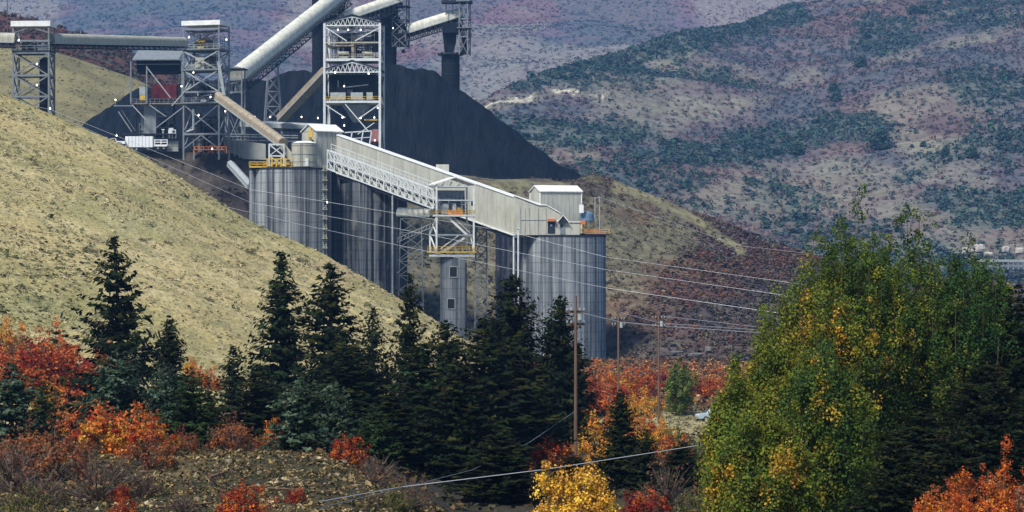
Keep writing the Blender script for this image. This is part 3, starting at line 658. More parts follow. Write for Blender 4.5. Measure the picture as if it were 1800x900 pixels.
# ---- covered conveyors
def conveyor(label, p0, p1, hw, wall, rise, truss, m, name='covered_conveyor', trm=None, panels=14, ribs=0, grp='covered belt conveyors', bottomm=None, box=False):
    p0, p1 = Vector(p0), Vector(p1); d = (p1 - p0).normalized(); side = d.cross(UP).normalized(); up = side.cross(d).normalized(); L_ = (p1 - p0).length
    trm = trm or M_darkst; t = thing(name, label, 'conveyor', (p0 + p1) / 2 - UP * truss, grp)
    if box: prof = [(-hw, 0), (hw, 0), (hw, wall), (0, wall + rise), (-hw, wall)]
    else: prof = [(-hw, 0), (hw, 0), (hw, wall)] + [(hw * math.cos(a), wall + rise * math.sin(a)) for a in [math.pi * k / 12 for k in range(1, 12)]] + [(-hw, wall)]
    b = MB().extr(prof, p0, p1, side, up)
    if ribs:
        for k in range(ribs + 1):
            q = p0 + d * (L_ * k / ribs); b.extr([(u * 1.015, v * 1.02 + (.0 if v else -.02)) for u, v in prof], q, q + d * .12, side, up)
    b.build('cover', m, t)
    MB().extr([(-hw - .12, -.30), (hw + .12, -.30), (hw + .12, 0), (-hw - .12, 0)], p0, p1, side, up).build('floor_beam', bottomm or M_palest, t)
    if truss > .1:
        b = MB(); tw = .2 if truss > 1.5 else .14
        for s_ in (-hw, hw):
            b.bar(p0 + side * s_ - up * (truss + .3), p1 + side * s_ - up * (truss + .3), tw * 1.4)
            for k in range(panels):
                a = p0 + d * (L_ * k / panels) + side * s_; c_ = p0 + d * (L_ * (k + 1) / panels) + side * s_; mm = (a + c_) / 2
                b.bar(a - up * .3, mm - up * (truss + .3), tw); b.bar(mm - up * (truss + .3), c_ - up * .3, tw); b.bar(a - up * .3, a - up * (truss + .3), tw * .8)
        for k in range(panels + 1): a = p0 + d * (L_ * k / panels) - up * (truss + .3); b.bar(a - side * hw, a + side * hw, tw)
        b.build('truss', trm, t)
        MB().extr([(-hw * .8, -truss * .62), (hw * .8, -truss * .62), (hw * .7, -.32), (-hw * .7, -.32)], p0, p1, side, up).build('return_belt', M_black, t)
    return t, d, side, up
cv1 = conveyor('long level pale conveyor between the two left towers', P(88, 75, 562), P(322, 80, 640), 1.25, .9, 1.25, .95, M_creamd, panels=24, ribs=16)[0]
conveyor('short stub of pale conveyor running off the left edge of the picture', P(-90, 71, 560), P(26, 74, 560), 1.2, .9, 1.2, .9, M_creamd, panels=10, ribs=6)
c3, d3, s3, u3 = conveyor('biggest steep pale conveyor climbing to the top edge of the picture', P(418, 137, 690), P(606, -13, 806), 2.3, 1.1, 2.2, 3.5, M_cover, panels=26, ribs=22, trm=M_darkst)
b = MB(); q0, q1 = P(418, 137, 690), P(606, -13, 806)
for h_ in (-.9, -.2): b.bar(q0 - s3 * -2.9 + u3 * h_, q1 - s3 * -2.9 + u3 * h_, .12)
for k in range(60): q = q0.lerp(q1, k / 59); b.bar(q + s3 * 2.9 + u3 * -1.2, q + s3 * 2.9 + u3 * -.2, .1)
b.build('walkway_rail', M_steel, c3)
conveyor('short pale conveyor behind the big screening tower, rising out at the top', P(603, 36, 800), P(702, 2, 812), 1.9, .9, 1.8, 2.8, M_cover, panels=12, ribs=8)
conveyor('last pale conveyor on the right, ending over the right loading tube', P(716, 58, 812), P(808, 29, 816), 1.9, .9, 1.9, 2.5, M_cover, panels=10, ribs=8)
conveyor('tan chute conveyor sloping down left from the screening tower across the coal', P(494, 212, 690), P(574, 128, 665), 1.2, 1.6, .35, .1, M_tan, box=True, name='inclined_chute')
cv2 = conveyor('brown topped conveyor sloping down from the second tower to the left silo', P(384, 174, 644), P(497, 256, 603), 1.15, 1.2, .7, .1, M_tan, box=False, ribs=14, name='inclined_chute')[0]
lo = conveyor('low grey level conveyor behind the head house, at the foot of the coal', P(424, 221, 695), P(572, 227, 690), 1.3, .9, .6, .6, M_palest, box=True, panels=20)[0]
conveyor('small cream level conveyor stub joined to the near transfer tower', P(701, 378, 588), P(760, 379, 583), 1.15, .7, 1.1, .2, M_cover, panels=4)
lamp_on(lo, [(448, 206, 692), (475, 206, 692), (503, 208, 691), (530, 206, 690), (559, 208, 690)])

# ---- towers
def tower_roof(fr, root, z, m=M_roof, th=1.25, over=.45): MB().box((fr.c[0], fr.c[1], z), (fr.W + 2 * over, fr.D + 2 * over, th), fr.rot).build('roof', m, root)
GT = 'conveyor transfer towers'
# T1
fr = Frame(X(56.5, 560), 562, 8.3, 5, R(-4)); zg = ground_z(*fr.c, ['grass_hillside', 'mine_bench']) - 3; zz = lambda py, D=560: Z(py, D)
t = thing('conveyor_tower', 'narrow braced tower with a white slab roof at the far left', 'tower', (*fr.c, zg), GT)
legs(fr, t, zg, zz(44), .38, M_steel); tower_roof(fr, t, zz(42))
for y in (72, 93, 133, 170): girders(fr, t, zz(y), .35, M_steel)
braces(fr, t, zz(58), zz(48), 'A', .22, M_steel, (0, 2)); braces(fr, t, zz(133), zz(94), 'X', .28, M_steel); braces(fr, t, zz(170), zz(133), 'X', .28, M_steel); braces(fr, t, zz(208), zz(170), 'X', .28, M_steel)
deck(fr, t, zz(90), M_darkst, .3, True, .3, M_steel); clutter(fr, t, zz(90), 2.6, 9, [M_black, M_steel, M_darkst], 3)
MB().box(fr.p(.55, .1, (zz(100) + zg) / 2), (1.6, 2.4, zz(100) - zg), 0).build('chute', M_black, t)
lamp_on(t, [(33, 71, 557), (65, 113, 557), (65, 150, 557), (88, 191, 556)])
# T2
fr = Frame(X(361, 648), 650, 10.2, 6.6, R(-17)); zb = Z(268, 648); z2 = lambda py: Z(py, 648)
t = thing('conveyor_tower', 'braced steel tower with a white slab roof above the parked trailer', 'tower', (*fr.c, zb - 2), GT)
legs(fr, t, zb - 2, z2(43), .42, M_steel); tower_roof(fr, t, z2(41))
for y in (52, 88, 124, 162, 182, 236): girders(fr, t, z2(y), .4, M_steel)
braces(fr, t, z2(88), z2(52), 'X', .22, M_darkst, (0,)); braces(fr, t, z2(124), z2(90), 'X', .3, M_palest); braces(fr, t, z2(162), z2(124), 'X', .3, M_palest); braces(fr, t, z2(236), z2(184), 'X', .26, M_steel); braces(fr, t, z2(262), z2(238), 'A', .26, M_steel)
deck(fr, t, z2(87), M_steel, .5, True, .35, M_palest); deck(fr, t, z2(123), M_steel, .5, True, .35, M_steel); deck(fr, t, z2(181), M_steel, .6, True, .35, M_steel)
clutter(fr, t, z2(86), 4.6, 10, [M_darkst, M_yellow, M_darkst, M_yellow, M_black], 5); clutter(fr, t, z2(123), 4.4, 10, [M_darkst, M_steel, M_creamd], 6); clutter(fr, t, z2(162), 2.4, 6, [M_darkst, M_black], 17); clutter(fr, t, z2(181), 3, 9, [M_darkst, M_white, M_black], 7); clutter(fr, t, zb, 6, 12, [M_black, M_darkst, M_steel], 8); clutter(fr, t, z2(236), 5, 8, [M_black, M_darkst], 18)
b = MB().bar(P(384, 108, 640), P(394, 168, 640), .8); b.build('chute', M_palest, t)
b = MB(); b.cyl(P(340, 192, 640), P(340, 228, 640), .3, .3, 8); b.cyl(P(340, 228, 640), P(328, 232, 640), .3, .3, 8); b.build('pipe', M_palest, t)
b = MB().box(P(368, 263, 640), (8, 2, .25)); [b.bar(P(x_, 270, 640), P(x_, 258, 640), .18) for x_ in range(342, 400, 8)]; b.bar(P(342, 258, 640), P(398, 258, 640), .15); b.build('orange_railing', M_orange, t)
lamp_on(t, [(332, 66, 641), (340, 128, 641), (319, 152, 644), (370, 171, 641), (349, 203, 641), (373, 262, 639), (398, 70, 642)])
lamp_on(cv2, [(396, 196, 641), (422, 188, 641)])
# drive house left of T2
fr = Frame(X(277, 655), 657, 12.6, 8, R(-3)); z2 = lambda py: Z(py, 653)
t = thing('drive_house', 'open steel drive house with a grey lean-to roof and a dark red machine inside', 'building', (*fr.c, z2(240)))
q = [fr.p(-1, -1.1, z2(106)), fr.p(1, -1.1, z2(106)), fr.p(1, 1.1, z2(84)), fr.p(-1, 1.1, z2(84))]; v_ = q + [x + UP * .3 for x in q]
MB().add(v_, [(0, 3, 2, 1), (4, 5, 6, 7), (0, 1, 5, 4), (1, 2, 6, 5), (2, 3, 7, 6), (3, 0, 4, 7)]).build('roof', M_steel, t)
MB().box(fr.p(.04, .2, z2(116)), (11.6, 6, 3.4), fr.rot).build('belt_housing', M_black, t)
b = MB().box(fr.p(0, -.55, z2(112)), (12.2, .15, .25), fr.rot); b.build('beam', M_steel, t)
for px_, y0, y1 in ((230, 108, 180), (258, 116, 182), (320, 108, 182)): MB().bar(P(px_, y1, 650), P(px_, y0, 650), .36).build('leg', M_steel, t)
b = MB().bar(P(258, 118, 650), P(300, 172, 650), .26); b.bar(P(336, 148, 648), P(302, 186, 648), .3); b.bar(P(232, 184, 650), P(256, 210, 650), .28); b.bar(P(262, 184, 650), P(292, 205, 650), .2); b.bar(P(325, 186, 650), P(270, 228, 650), .2); b.build('diagonal_brace', M_palest, t)
b = MB().box(P(276, 183, 653), (13.4, 5, .35)); b.build('deck', M_tan, t)
b = MB(); [b.bar(P(x_, 182, 650), P(x_, 174, 650), .09) for x_ in range(232, 322, 8)]; b.bar(P(232, 174, 650), P(320, 174, 650), .1); b.bar(P(232, 178, 650), P(320, 178, 650), .08); b.build('handrail', M_steel, t)
b = MB().box(P(290, 162, 655), (6.6, 3, 3.6)); b.box(P(282, 149, 655), (2.2, 2, .9)); b.cyl(P(300, 150, 655), P(312, 150, 655), .5, .5, 10); b.build('crusher', M_red, t)
b = MB().box(P(251, 160, 651), (1.6, 1.4, 2.2)); b.build('control_cabinet', M_palest, t); MB().box(P(251, 171, 651), (1.5, 1.3, 1.6)).build('yellow_guard', M_yellow, t)
MB().box(P(265, 212, 654), (3.2, 3, 8.2)).build('concrete_pier', M_conc, t)
for px_ in (238, 306): MB().bar(P(px_, 240, 654), P(px_, 184, 654), .35).build('leg', M_darkst, t)
b = MB(); b.bar(P(228, 150, 652), P(204, 168, 652), .2); b.bar(P(228, 142, 652), P(202, 160, 652), .1); b.bar(P(203, 186, 652), P(203, 160, 652), .18); b.bar(P(200, 186, 652), P(232, 186, 652), .3); b.bar(P(208, 196, 652), P(232, 232, 652), .3); b.bar(P(214, 194, 652), P(238, 230, 652), .12); b.build('stairway', M_steel, t)
MB().box(P(262, 236, 652), (14, 3, .3)).build('lower_beam', M_darkst, t)
clutter(fr, t, z2(240), 7, 14, [M_black, M_darkst, M_steel], 19); clutter(fr, t, z2(181), 5, 6, [M_black, M_darkst], 20); lamp_on(t, [(203, 176, 650), (205, 239, 650)])
# head frame at the foot of the big conveyor
fr = Frame(X(412, 680), 682, 4.6, 4, R(-6)); z2 = lambda py: Z(py, 680)
t = thing('tail_frame', 'small open steel frame under the low end of the big steep conveyor', 'tower', (*fr.c, z2(262)), GT)
legs(fr, t, z2(262), z2(122), .36, M_steel); MB().box((fr.c[0], fr.c[1], z2(121)), (6, 5, .4), fr.rot).build('roof', M_darkst, t)
for y in (140, 162, 190): girders(fr, t, z2(y), .3, M_steel)
braces(fr, t, z2(260), z2(192), 'X', .22, M_steel); clutter(fr, t, z2(162), 3, 4, [M_darkst, M_steel], 9); lamp_on(t, [(422, 189, 677)])
# A-frame bent under the big conveyor
fr = Frame(X(480, 728), 728, 2.6, 3, 0); z2 = lambda py: Z(py, 728)
t = thing('trestle_bent', 'slim splayed steel trestle holding up the big steep conveyor in front of the coal', 'trestle', (*fr.c, z2(225)), 'trestles under conveyors')
b0 = 2.1
for u in (-1, 1):
    for v in (-1, 1): MB().bar(fr.p(u * b0, v * 1.6, z2(240)), fr.p(u, v, z2(108)), .26).build('leg', M_steel, t)
b = MB()
for k in range(5):
    f0, f1 = k / 5, (k + 1) / 5; w0, w1 = 1 + (b0 - 1) * f0, 1 + (b0 - 1) * f1; za, zb_ = z2(108) + (z2(240) - z2(108)) * f0, z2(108) + (z2(240) - z2(108)) * f1
    for v in (-1, 1): b.bar(fr.p(-w0, v, za), fr.p(w1, v, zb_), .16); b.bar(fr.p(w0, v, za), fr.p(-w1, v, zb_), .16); b.bar(fr.p(-w1, v, zb_), fr.p(w1, v, zb_), .16)
b.build('cross_brace', M_steel, t)

# screening tower T4
fr = Frame(X(621, 640), 644, 14.6, 9.5, R(-3)); zb = Z(266, 640); z4 = lambda py: Z(py, 639.5)
t = thing('screening_tower', 'tallest white framed tower in the middle with two arched roof trusses and a funnel', 'tower', (*fr.c, zb))
legs(fr, t, zb, z4(40), .62, M_white)
def arch(y0, y1, name):
    for v in (-1, 1):
        b = MB(); n = 12; b.bar(fr.p(-1, v, z4(y0)), fr.p(1, v, z4(y0)), .3)
        top = lambda k: fr.p(-1 + 2 * k / n, v, z4(y0) + .5 + (z4(y1) - z4(y0) - .5) * (1 - abs(2 * k / n - 1) ** 1.2))
        for k in range(n):
            b.bar(top(k), top(k + 1), .3); q = fr.p(-1 + 2 * (k + .5) / n, v, z4(y0)); b.bar(top(k), q, .17); b.bar(q, top(k + 1), .17)
        b.build(name, M_white, t)
arch(45, 30, 'roof_truss'); arch(127, 110, 'roof_truss')
gable(fr, t, z4(41), z4(27) - z4(41), .4, M_darkst, 'v', .35); gable(fr, t, z4(124), z4(107.5) - z4(124), .3, M_darkst, 'v', .35)
deck(fr, t, z4(105), M_white, .1, True, .7, M_creamd); deck(fr, t, z4(179), M_white, .1, True, .6, M_yellow); girders(fr, t, z4(75), .3, M_creamd)
MB().box(fr.p(-.45, 0, z4(79)), (7.6, 6, .35), fr.rot).build('mezzanine', M_tan, t)
b = MB()
b.bar(fr.p(-.95, -1, z4(48)), fr.p(-.2, -1, z4(72)), .25); b.bar(fr.p(.95, -1, z4(50)), fr.p(.1, -1, z4(72)), .25); b.bar(fr.p(-1, -1, z4(183)), fr.p(-.25, -1, z4(207)), .25); b.bar(fr.p(-.25, -1, z4(183)), fr.p(.6, -1, z4(232)), .25)
b.bar(fr.p(1, -1, z4(183)), fr.p(.2, -1, z4(210)), .25); b.bar(fr.p(.8, -1, z4(216)), fr.p(.2, -1, z4(236)), .2); b.bar(fr.p(-1, -1, z4(228)), fr.p(-.3, -1, z4(262)), .22); b.build('cross_brace', M_white, t)
for v_s in (1,): braces(fr, t, z4(103), z4(50), 'X', .22, M_steel, (1, 2, 3)); braces(fr, t, z4(262), z4(183), 'X', .25, M_steel, (1, 3)); braces(fr, t, z4(176), z4(130), 'X', .22, M_darkst, (1, 2, 3))
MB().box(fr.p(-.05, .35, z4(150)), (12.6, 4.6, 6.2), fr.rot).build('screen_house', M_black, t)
for (u, w_) in ((-.52, 4.0), (.16, 3.2), (.62, 1.6)): MB().box(fr.p(u, -.86, z4(169)), (w_, .4, 2.0), fr.rot).build('guard_panel', M_palest, t)
clutter(fr, t, z4(103), 7, 12, [M_black, M_creamd, M_darkst, M_tan], 14); clutter(fr, t, z4(78), 4, 10, [M_darkst, M_tan, M_creamd], 15); clutter(fr, t, z4(178), 6, 9, [M_darkst, M_black, M_steel], 16)
MB().box(fr.p(.78, -.3, z4(72)), (1.6, 2, 5.2), fr.rot).build('dust_duct', M_black, t)
c0, c1 = fr.p(.08, -.2, z4(183)), fr.p(.08, -.2, z4(214)); wv = []
for c_, a_ in ((c0, 3.6), (c1, .7)):
    for u, v in CORN: wv.append(c_ + fr.u * u * a_ + fr.v * v * a_ * .8)
MB().add(wv, [(0, 1, 5, 4), (1, 2, 6, 5), (2, 3, 7, 6), (3, 0, 4, 7), (3, 2, 1, 0), (4, 5, 6, 7)]).build('hopper', M_steel, t)
b = MB().box(P(660, 240, 640), (2.6, 2.4, 2.6)); b.box(P(660, 230, 640), (1.4, 1.2, .8)); b.bar(P(650, 250, 640), P(668, 250, 640), .4); b.build('gearbox', mat('faded pink paint', (.30, .13, .12), .7, noise=.3), t)
MB().box(P(652, 211, 641), (3.4, 2, .3)).build('side_landing', M_yellow, t)
b = MB(); [b.bar(P(x_, 262, 634), P(x_ + 5, 232, 634), .3) for x_ in (614, 633, 648)]; b.bar(P(606, 233, 634), P(654, 230, 634), .3); b.bar(P(612, 244, 634), P(652, 241, 634), .2); b.build('lower_stand', M_white, t)
lamp_on(t, [(594, 53, 639), (612, 53, 639), (634, 53, 639), (589, 128, 639), (648, 130, 639), (605, 152, 639), (602, 207, 639), (634, 208, 639), (658, 207, 639), (605, 221, 639), (659, 247, 638), (664, 190, 639)])

# ---- loading tubes on the coal
def tube(label, px, D, rpx, top, bottom, m=M_darkst):
    r = rpx * D / F; c = Vector((X(px, D), D, 0)); z0, z1 = Z(bottom, D), Z(top, D)
    t = thing('loading_tube', label, 'loading tube', (c.x, c.y, z0), 'black loading tubes standing in the coal')
    MB().cyl((c.x, c.y, z0), (c.x, c.y, z1), r, r, 32).build('tube', M_black, t)
    b = MB(); [b.cyl((c.x, c.y, z0 + (z1 - z0) * k / 7), (c.x, c.y, z0 + (z1 - z0) * k / 7 + .25), r + .14, r + .14, 32) for k in range(1, 8)]; b.build('band', M_darkst, t)
    MB().cyl((c.x, c.y, z1), (c.x, c.y, z1 + .7), r + 1.3, r + 1.3, 24).build('collar', M_darkst, t)
    return t, c, r, z1 + .7
def headframe(t, px, D, wpx, top, bot, rot, seed, mm=M_darkst):
    fr = Frame(X(px, D), D, wpx * D / F, 5, rot); z0, z1 = Z(bot, D), Z(top, D)
    legs(fr, t, z0, z1, .34, mm); n = max(2, int((z1 - z0) / 4.5))
    for k in range(1, n + 1): girders(fr, t, z0 + (z1 - z0) * k / n, .28, mm)
    for k in range(n): braces(fr, t, z0 + (z1 - z0) * k / n, z0 + (z1 - z0) * (k + 1) / n, 'X', .18, M_steel)
    clutter(fr, t, z0 + .2, 3.5, 5, [M_black, M_darkst], seed); clutter(fr, t, z0 + (z1 - z0) / n, 3.5, 5, [M_black, M_steel], seed + 1)
    b = MB().box((fr.c[0], fr.c[1], z0 + (z1 - z0) * .5), (fr.W + 1.4, 6.4, .25), rot); b.box((fr.c[0], fr.c[1], z1), (fr.W + 1.8, 6.6, .3), rot); b.build('landing', mm, t)
    return fr
t1, c, r, zt = tube('leftmost black loading tube, behind the left side of the screening tower', 560, 812, 11.5, 40, 160)
headframe(t1, 588, 812, 34, -60, 36, R(5), 31); MB().box(P(563, 20, 813), (5.2, 5, 9)).build('feed_hopper', M_black, t1)
t2, c, r, zt = tube('middle, thickest black loading tube, right behind the screening tower', 683, 814, 14, 34, 150)
headframe(t2, 704, 812, 26, -60, 84, R(-8), 33); MB().box(P(684, 24, 814), (6.0, 5, 6)).build('feed_hopper', M_black, t2)
b = MB().cyl(P(709, 93, 812), P(709, 87, 812), .6, .5, 10); b.build('weight_ball', M_black, t2)
t3, c, r, zt = tube('right black loading tube with open funnel frame on its top', 792, 816, 16, 97, 215)
b = MB(); wv = []
for z_, a_, e_ in ((zt, 1.4, -.6), (Z(48, 816), 3.0, .2)):
    for u, v in CORN: wv.append(Vector((c.x + e_ + u * a_, c.y + v * 2, z_)))
b.add(wv, [(0, 1, 5, 4), (1, 2, 6, 5), (2, 3, 7, 6), (3, 0, 4, 7), (3, 2, 1, 0), (4, 5, 6, 7)]).build('funnel', M_black, t3)
b = MB(); b.bar(P(773, 94, 812), P(778, 66, 812), .3); b.bar(P(781, 94, 812), P(775, 66, 812), .2); b.build('support_frame', M_steel, t3); b = MB(); b.bar(P(803, 62, 812), P(801, 94, 812), .25); b.bar(P(811, 62, 812), P(814, 94, 812), .2); b.bar(P(803, 62, 812), P(814, 62, 812), .3); b.build('support_frame', M_steel, t3)
fr = headframe(t3, 817, 813, 15, 3, 97, R(-10), 36, M_steel)
b = MB().box(P(803, 4, 814), (10.2, 6, .7)); [b.box(P(x_, 0, 814), (1.6, 1.6, 1.0)) for x_ in (784, 797, 812, 822)]; [b.bar(P(x_, 6, 812), P(x_, 26, 812), .3) for x_ in (784, 796)]; b.build('roof', M_darkst, t3); MB().box(P(795, 50, 814), (6.4, 4.4, 3.2)).build('transfer_box', M_black, t3)
MB().box(P(590, 14, 813), (4.6, 4, 8.4)).build('drive_house', M_black, t1); MB().box(P(703, 60, 813), (3.0, 3.6, 7.5)).build('drive_house', M_black, t2); MB().box(P(816, 74, 814), (1.6, 3, 4)).build('hoist_box', M_black, t3)
lamp_on(t2, [(691, 50, 808)])

# ---- sloping gallery between silos (G1)
p0, p1 = P(596, 303, 608), P(908, 413, 600); d = (p1 - p0).normalized(); side = d.cross(UP).normalized(); up = side.cross(d).normalized()
hG = 9.1
t = thing('sloping_gallery', 'long cream clad gallery sloping from the left silos to the right silo', 'conveyor gallery', (p0 + p1) / 2)
gb = MB().extr([(-2.6, 0), (2.6, 0), (2.6, hG), (0, hG + .5), (-2.6, hG)], p0, p1 + d * 2.6, side, UP).build('wall', M_cream, t)
MB().extr([(-2.8, hG), (2.8, hG), (2.8, hG + .1), (0, hG + .62), (-2.8, hG + .1)], p0, p1 + d * 7, side, UP).build('roof', M_roof, t)
MB().extr([(2.62, -.35), (2.95, -.35), (2.95, .1), (2.62, .1)], p0, p1, side, UP).build('bottom_trim', M_roof, t)
MB().extr([(-2.4, -1.3), (2.4, -1.3), (2.4, -.02), (-2.4, -.02)], p0, p1, side, UP).build('underframe', M_darkst, t)
b = MB()
for k in range(1, 40): q = p0.lerp(p1, k / 40) + side * 2.62; b.bar(q + UP * .2, q + UP * (hG - .1), .035)
b.build('wall_seam', M_creamd, t)
MB().box(P(778, 296, 608), (3.2, 3, 1.9)).build('roof_vent', M_cream, t)
b = MB().box(P(907, 414, 595.2), (1.4, 1.2, 1)); b.build('end_bracket', M_white, t); lamp_on(t, [(912, 404, 594.5)])
# trestle towers under the gallery
def lattice(label, px, D, wpx, y0, y1, lean=0, m=M_steel, n=7):
    fr = Frame(X(px, D), D, wpx * D / F, 3.2, R(4)); z0, z1 = Z(y1, D), Z(y0, D)
    t = thing('lattice_trestle', label, 'trestle', (*fr.c, z0), 'trestles under conveyors'); legs(fr, t, z0, z1, .2, m, splay=1.25)
    b = MB()
    for k in range(n):
        f0, f1 = k / n, (k + 1) / n; s0, s1 = 1.25 - .25 * f0, 1.25 - .25 * f1; za, zb_ = z0 + (z1 - z0) * f0, z0 + (z1 - z0) * f1
        for i in range(4):
            a, c_ = CORN[i], CORN[(i + 1) % 4]
            b.bar(fr.p(a[0] * s0, a[1] * s0, za), fr.p(c_[0] * s1, c_[1] * s1, zb_), .13); b.bar(fr.p(c_[0] * s0, c_[1] * s0, za), fr.p(a[0] * s1, a[1] * s1, zb_), .13); b.bar(fr.p(a[0] * s1, a[1] * s1, zb_), fr.p(c_[0] * s1, c_[1] * s1, zb_), .14)
    b.build('lattice_brace', m, t); return t
lattice('left steel trestle, between the dark silo and the near transfer tower', 722, 607, 36, 384, 560)
lattice('right steel trestle, just right of the concrete pillar', 846, 609, 18, 386, 600, n=12)
t = thing('walkway_truss', 'dim steel walkway truss sloping up left of the concrete pillar', 'walkway', P(730, 450, 598))
b = MB()
for o_ in (0, 7): b.bar(P(698, 419 + o_, 598), P(760, 392 + o_, 598), .16); b.bar(P(698, 480 - o_ * 3, 600), P(745, 440 - o_ * 3, 600), .14)
for k in range(10): f_ = k / 10; b.bar(P(698 + 62 * f_, 426 - 27 * f_, 598), P(701 + 62 * f_, 418 - 27 * f_, 598), .12)
b.build('truss', M_palest, t)
# ---- open white truss conveyor (C7)
p0, p1 = P(578, 297, 586), P(764, 367, 582); d = (p1 - p0).normalized(); side = d.cross(UP).normalized()
t = thing('truss_conveyor', 'open white truss conveyor sloping down in front of the cream gallery', 'conveyor', (p0 + p1) / 2)
hT = 4.5; n = 15; L_ = (p1 - p0).length
for s_, nm in ((1.6, 'near_truss'), (-1.6, 'rear_truss')):
    b = MB(); b.bar(p0 + side * s_, p1 + side * s_, .34); b.bar(p0 + side * s_ + UP * hT, p1 + side * s_ + UP * hT, .34); b.bar(p0 + side * s_ + UP * hT * .5, p1 + side * s_ + UP * hT * .5, .2)
    for k in range(n + 1):
        a = p0 + d * (L_ * k / n) + side * s_; b.bar(a, a + UP * hT, .24)
        if k < n: c_ = p0 + d * (L_ * (k + 1) / n) + side * s_; b.bar(a + UP * hT, c_ + UP * hT * .5, .18); b.bar(a + UP * hT * .5, c_, .18)
    b.build(nm, M_white, t)
b = MB(); [b.bar(p0 + d * (L_ * k / n) + side * 1.6 + UP * z_, p0 + d * (L_ * k / n) - side * 1.6 + UP * z_, .2) for k in range(n + 1) for z_ in (0, hT)]; b.build('cross_beam', M_white, t)
MB().extr([(-.9, 1.3), (.9, 1.3), (.9, 1.7), (-.9, 1.7)], p0, p1, side, UP).build('belt', M_black, t)
b = MB()
for k in range(44): q = p0 + d * (L_ * (k + .5) / 44); b.bar(q - side * 1.0 + UP * 1.9, q + side * 1.0 + UP * 1.9, .16); b.bar(q + side * 1.2 + UP * 1.6, q + side * 1.2 + UP * (3.0 + .5 * (k % 2)), .14); b.bar(q + side * 1.2 + UP * 2.9, q + side * .5 + UP * 3.5, .14)
b.build('idler', M_white, t)
b = MB(); o_ = side * -2.6 + UP * (hT - .4); b.bar(p0 + o_ + UP * 2, p1 + o_ + UP * 2, .14); b.bar(p0 + o_ + UP * 1.1, p1 + o_ + UP * 1.1, .1); b.bar(p0 + o_, p1 + o_, .5, .2)
for k in range(24): q = p0.lerp(p1, k / 23) + o_; b.bar(q, q + UP * 2, .1)
b.build('walkway_rail', M_white, t)
lamp_on(t, [(575, 356, 584)])
# ---- near transfer tower T5 with its concrete pillar
fr = Frame(X(794, 583), 584, 9.2, 6.0, R(17)); z5 = lambda py: Z(py, 581)
zb = ground_z(X(796, 583), 583, ['grass_hillside', 'valley_floor', 'mine_bench']) - 2
t = thing('transfer_tower', 'near transfer tower with gabled roof and zigzag stairs on a concrete pillar', 'tower', (*fr.c, zb), GT)
legs(fr, t, z5(446), z5(326), .42, M_white); gable(fr, t, z5(325), 1.7, .45, M_roof, 'v', .25)
b = MB()
for v in (-1, 1):
    b.bar(fr.p(-1, v, z5(328)), fr.p(1, v, z5(328)), .22)
    for k in range(5): b.bar(fr.p(-.8 + .4 * k, v, z5(328)), fr.p(-.6 + .4 * k if k < 4 else .8, v, z5(326) + 1.2 * (1 - abs(-.6 + .4 * k))), .14)
b.build('roof_truss', M_white, t)
deck(fr, t, z5(379), M_white, .35, True, .4, M_yellow); deck(fr, t, z5(443), M_yellow, .5, True, .35, M_yellow); deck(fr, t, z5(449), M_white, .2, None, .55)
girders(fr, t, z5(352), .22, M_white); girders(fr, t, z5(413), .25, M_palest)
clutter(fr, t, z5(377), 4.6, 12, [M_white, M_palest, M_darkst, M_white, M_yellow], 51); MB().box(fr.p(0, .6, z5(353)), (7, 1.6, 5.2), fr.rot).build('chute_box', M_steel, t)
MB().box(fr.p(.05, -.75, z5(374)), (3.6, .5, 1.1), fr.rot).build('yellow_guard', M_orange, t)
b = MB(); b.bar(fr.p(-.4, -.9, z5(381)), fr.p(.72, -.9, z5(415)), .3, .5); b.bar(fr.p(.72, -.9, z5(415)), fr.p(1, -.9, z5(415)), .3); b.bar(fr.p(.62, -.6, z5(417)), fr.p(-.62, -.6, z5(443)), .3, .5); b.bar(fr.p(.3, -.8, z5(412)), fr.p(-.75, -.8, z5(437)), .16); b.bar(fr.p(-.3, -.9, z5(374)), fr.p(.8, -.9, z5(409)), .12); b.build('stairway', M_roof, t)
b = MB(); b.bar(fr.p(-1, -1, z5(381)), fr.p(-1, 1, z5(413)), .25); b.bar(fr.p(-1, 1, z5(413)), fr.p(-1, -1, z5(443)), .25); b.bar(fr.p(-1, 1, z5(381)), fr.p(-1, -1, z5(413)), .25); b.bar(fr.p(1, 1, z5(381)), fr.p(1, -1, z5(443)), .2); b.build('cross_brace', M_white, t)
b = MB().box((X(797, 583), 583.5, (z5(452) + zb) / 2), (6.2, 5, z5(452) - zb)); b.build('concrete_pillar', M_pier, t)
for i_, (px_, py_, h_) in enumerate(((797, 478, 2.4), (793, 534, 2.3))):
    wn = MB().box(P(px_, py_, 581), (1.7, .16, h_)).build('window', M_glass, t)
    f_ = MB(); c_ = P(px_, py_, 580.95); [f_.box(c_ + Vector((sx * .92, 0, 0)), (.14, .2, h_ + .3)) for sx in (-1, 1)]; [f_.box(c_ + Vector((0, 0, sz * (h_ / 2 + .07))), (1.98, .22, .14)) for sz in (-1, 1)]; f_.build('frame', M_wallc, wn)
MB().cyl(P(819, 462, 580), P(819, 585, 580), .22, .22, 8).build('drain_pipe', M_darkst, t)
b = MB().box(fr.p(1.12, 0, z5(356)), (.5, .5, 1.4), fr.rot); b.bar(fr.p(1, 0, z5(352)), fr.p(1.2, 0, z5(352)), .2); b.build('side_light', M_darkst, t)
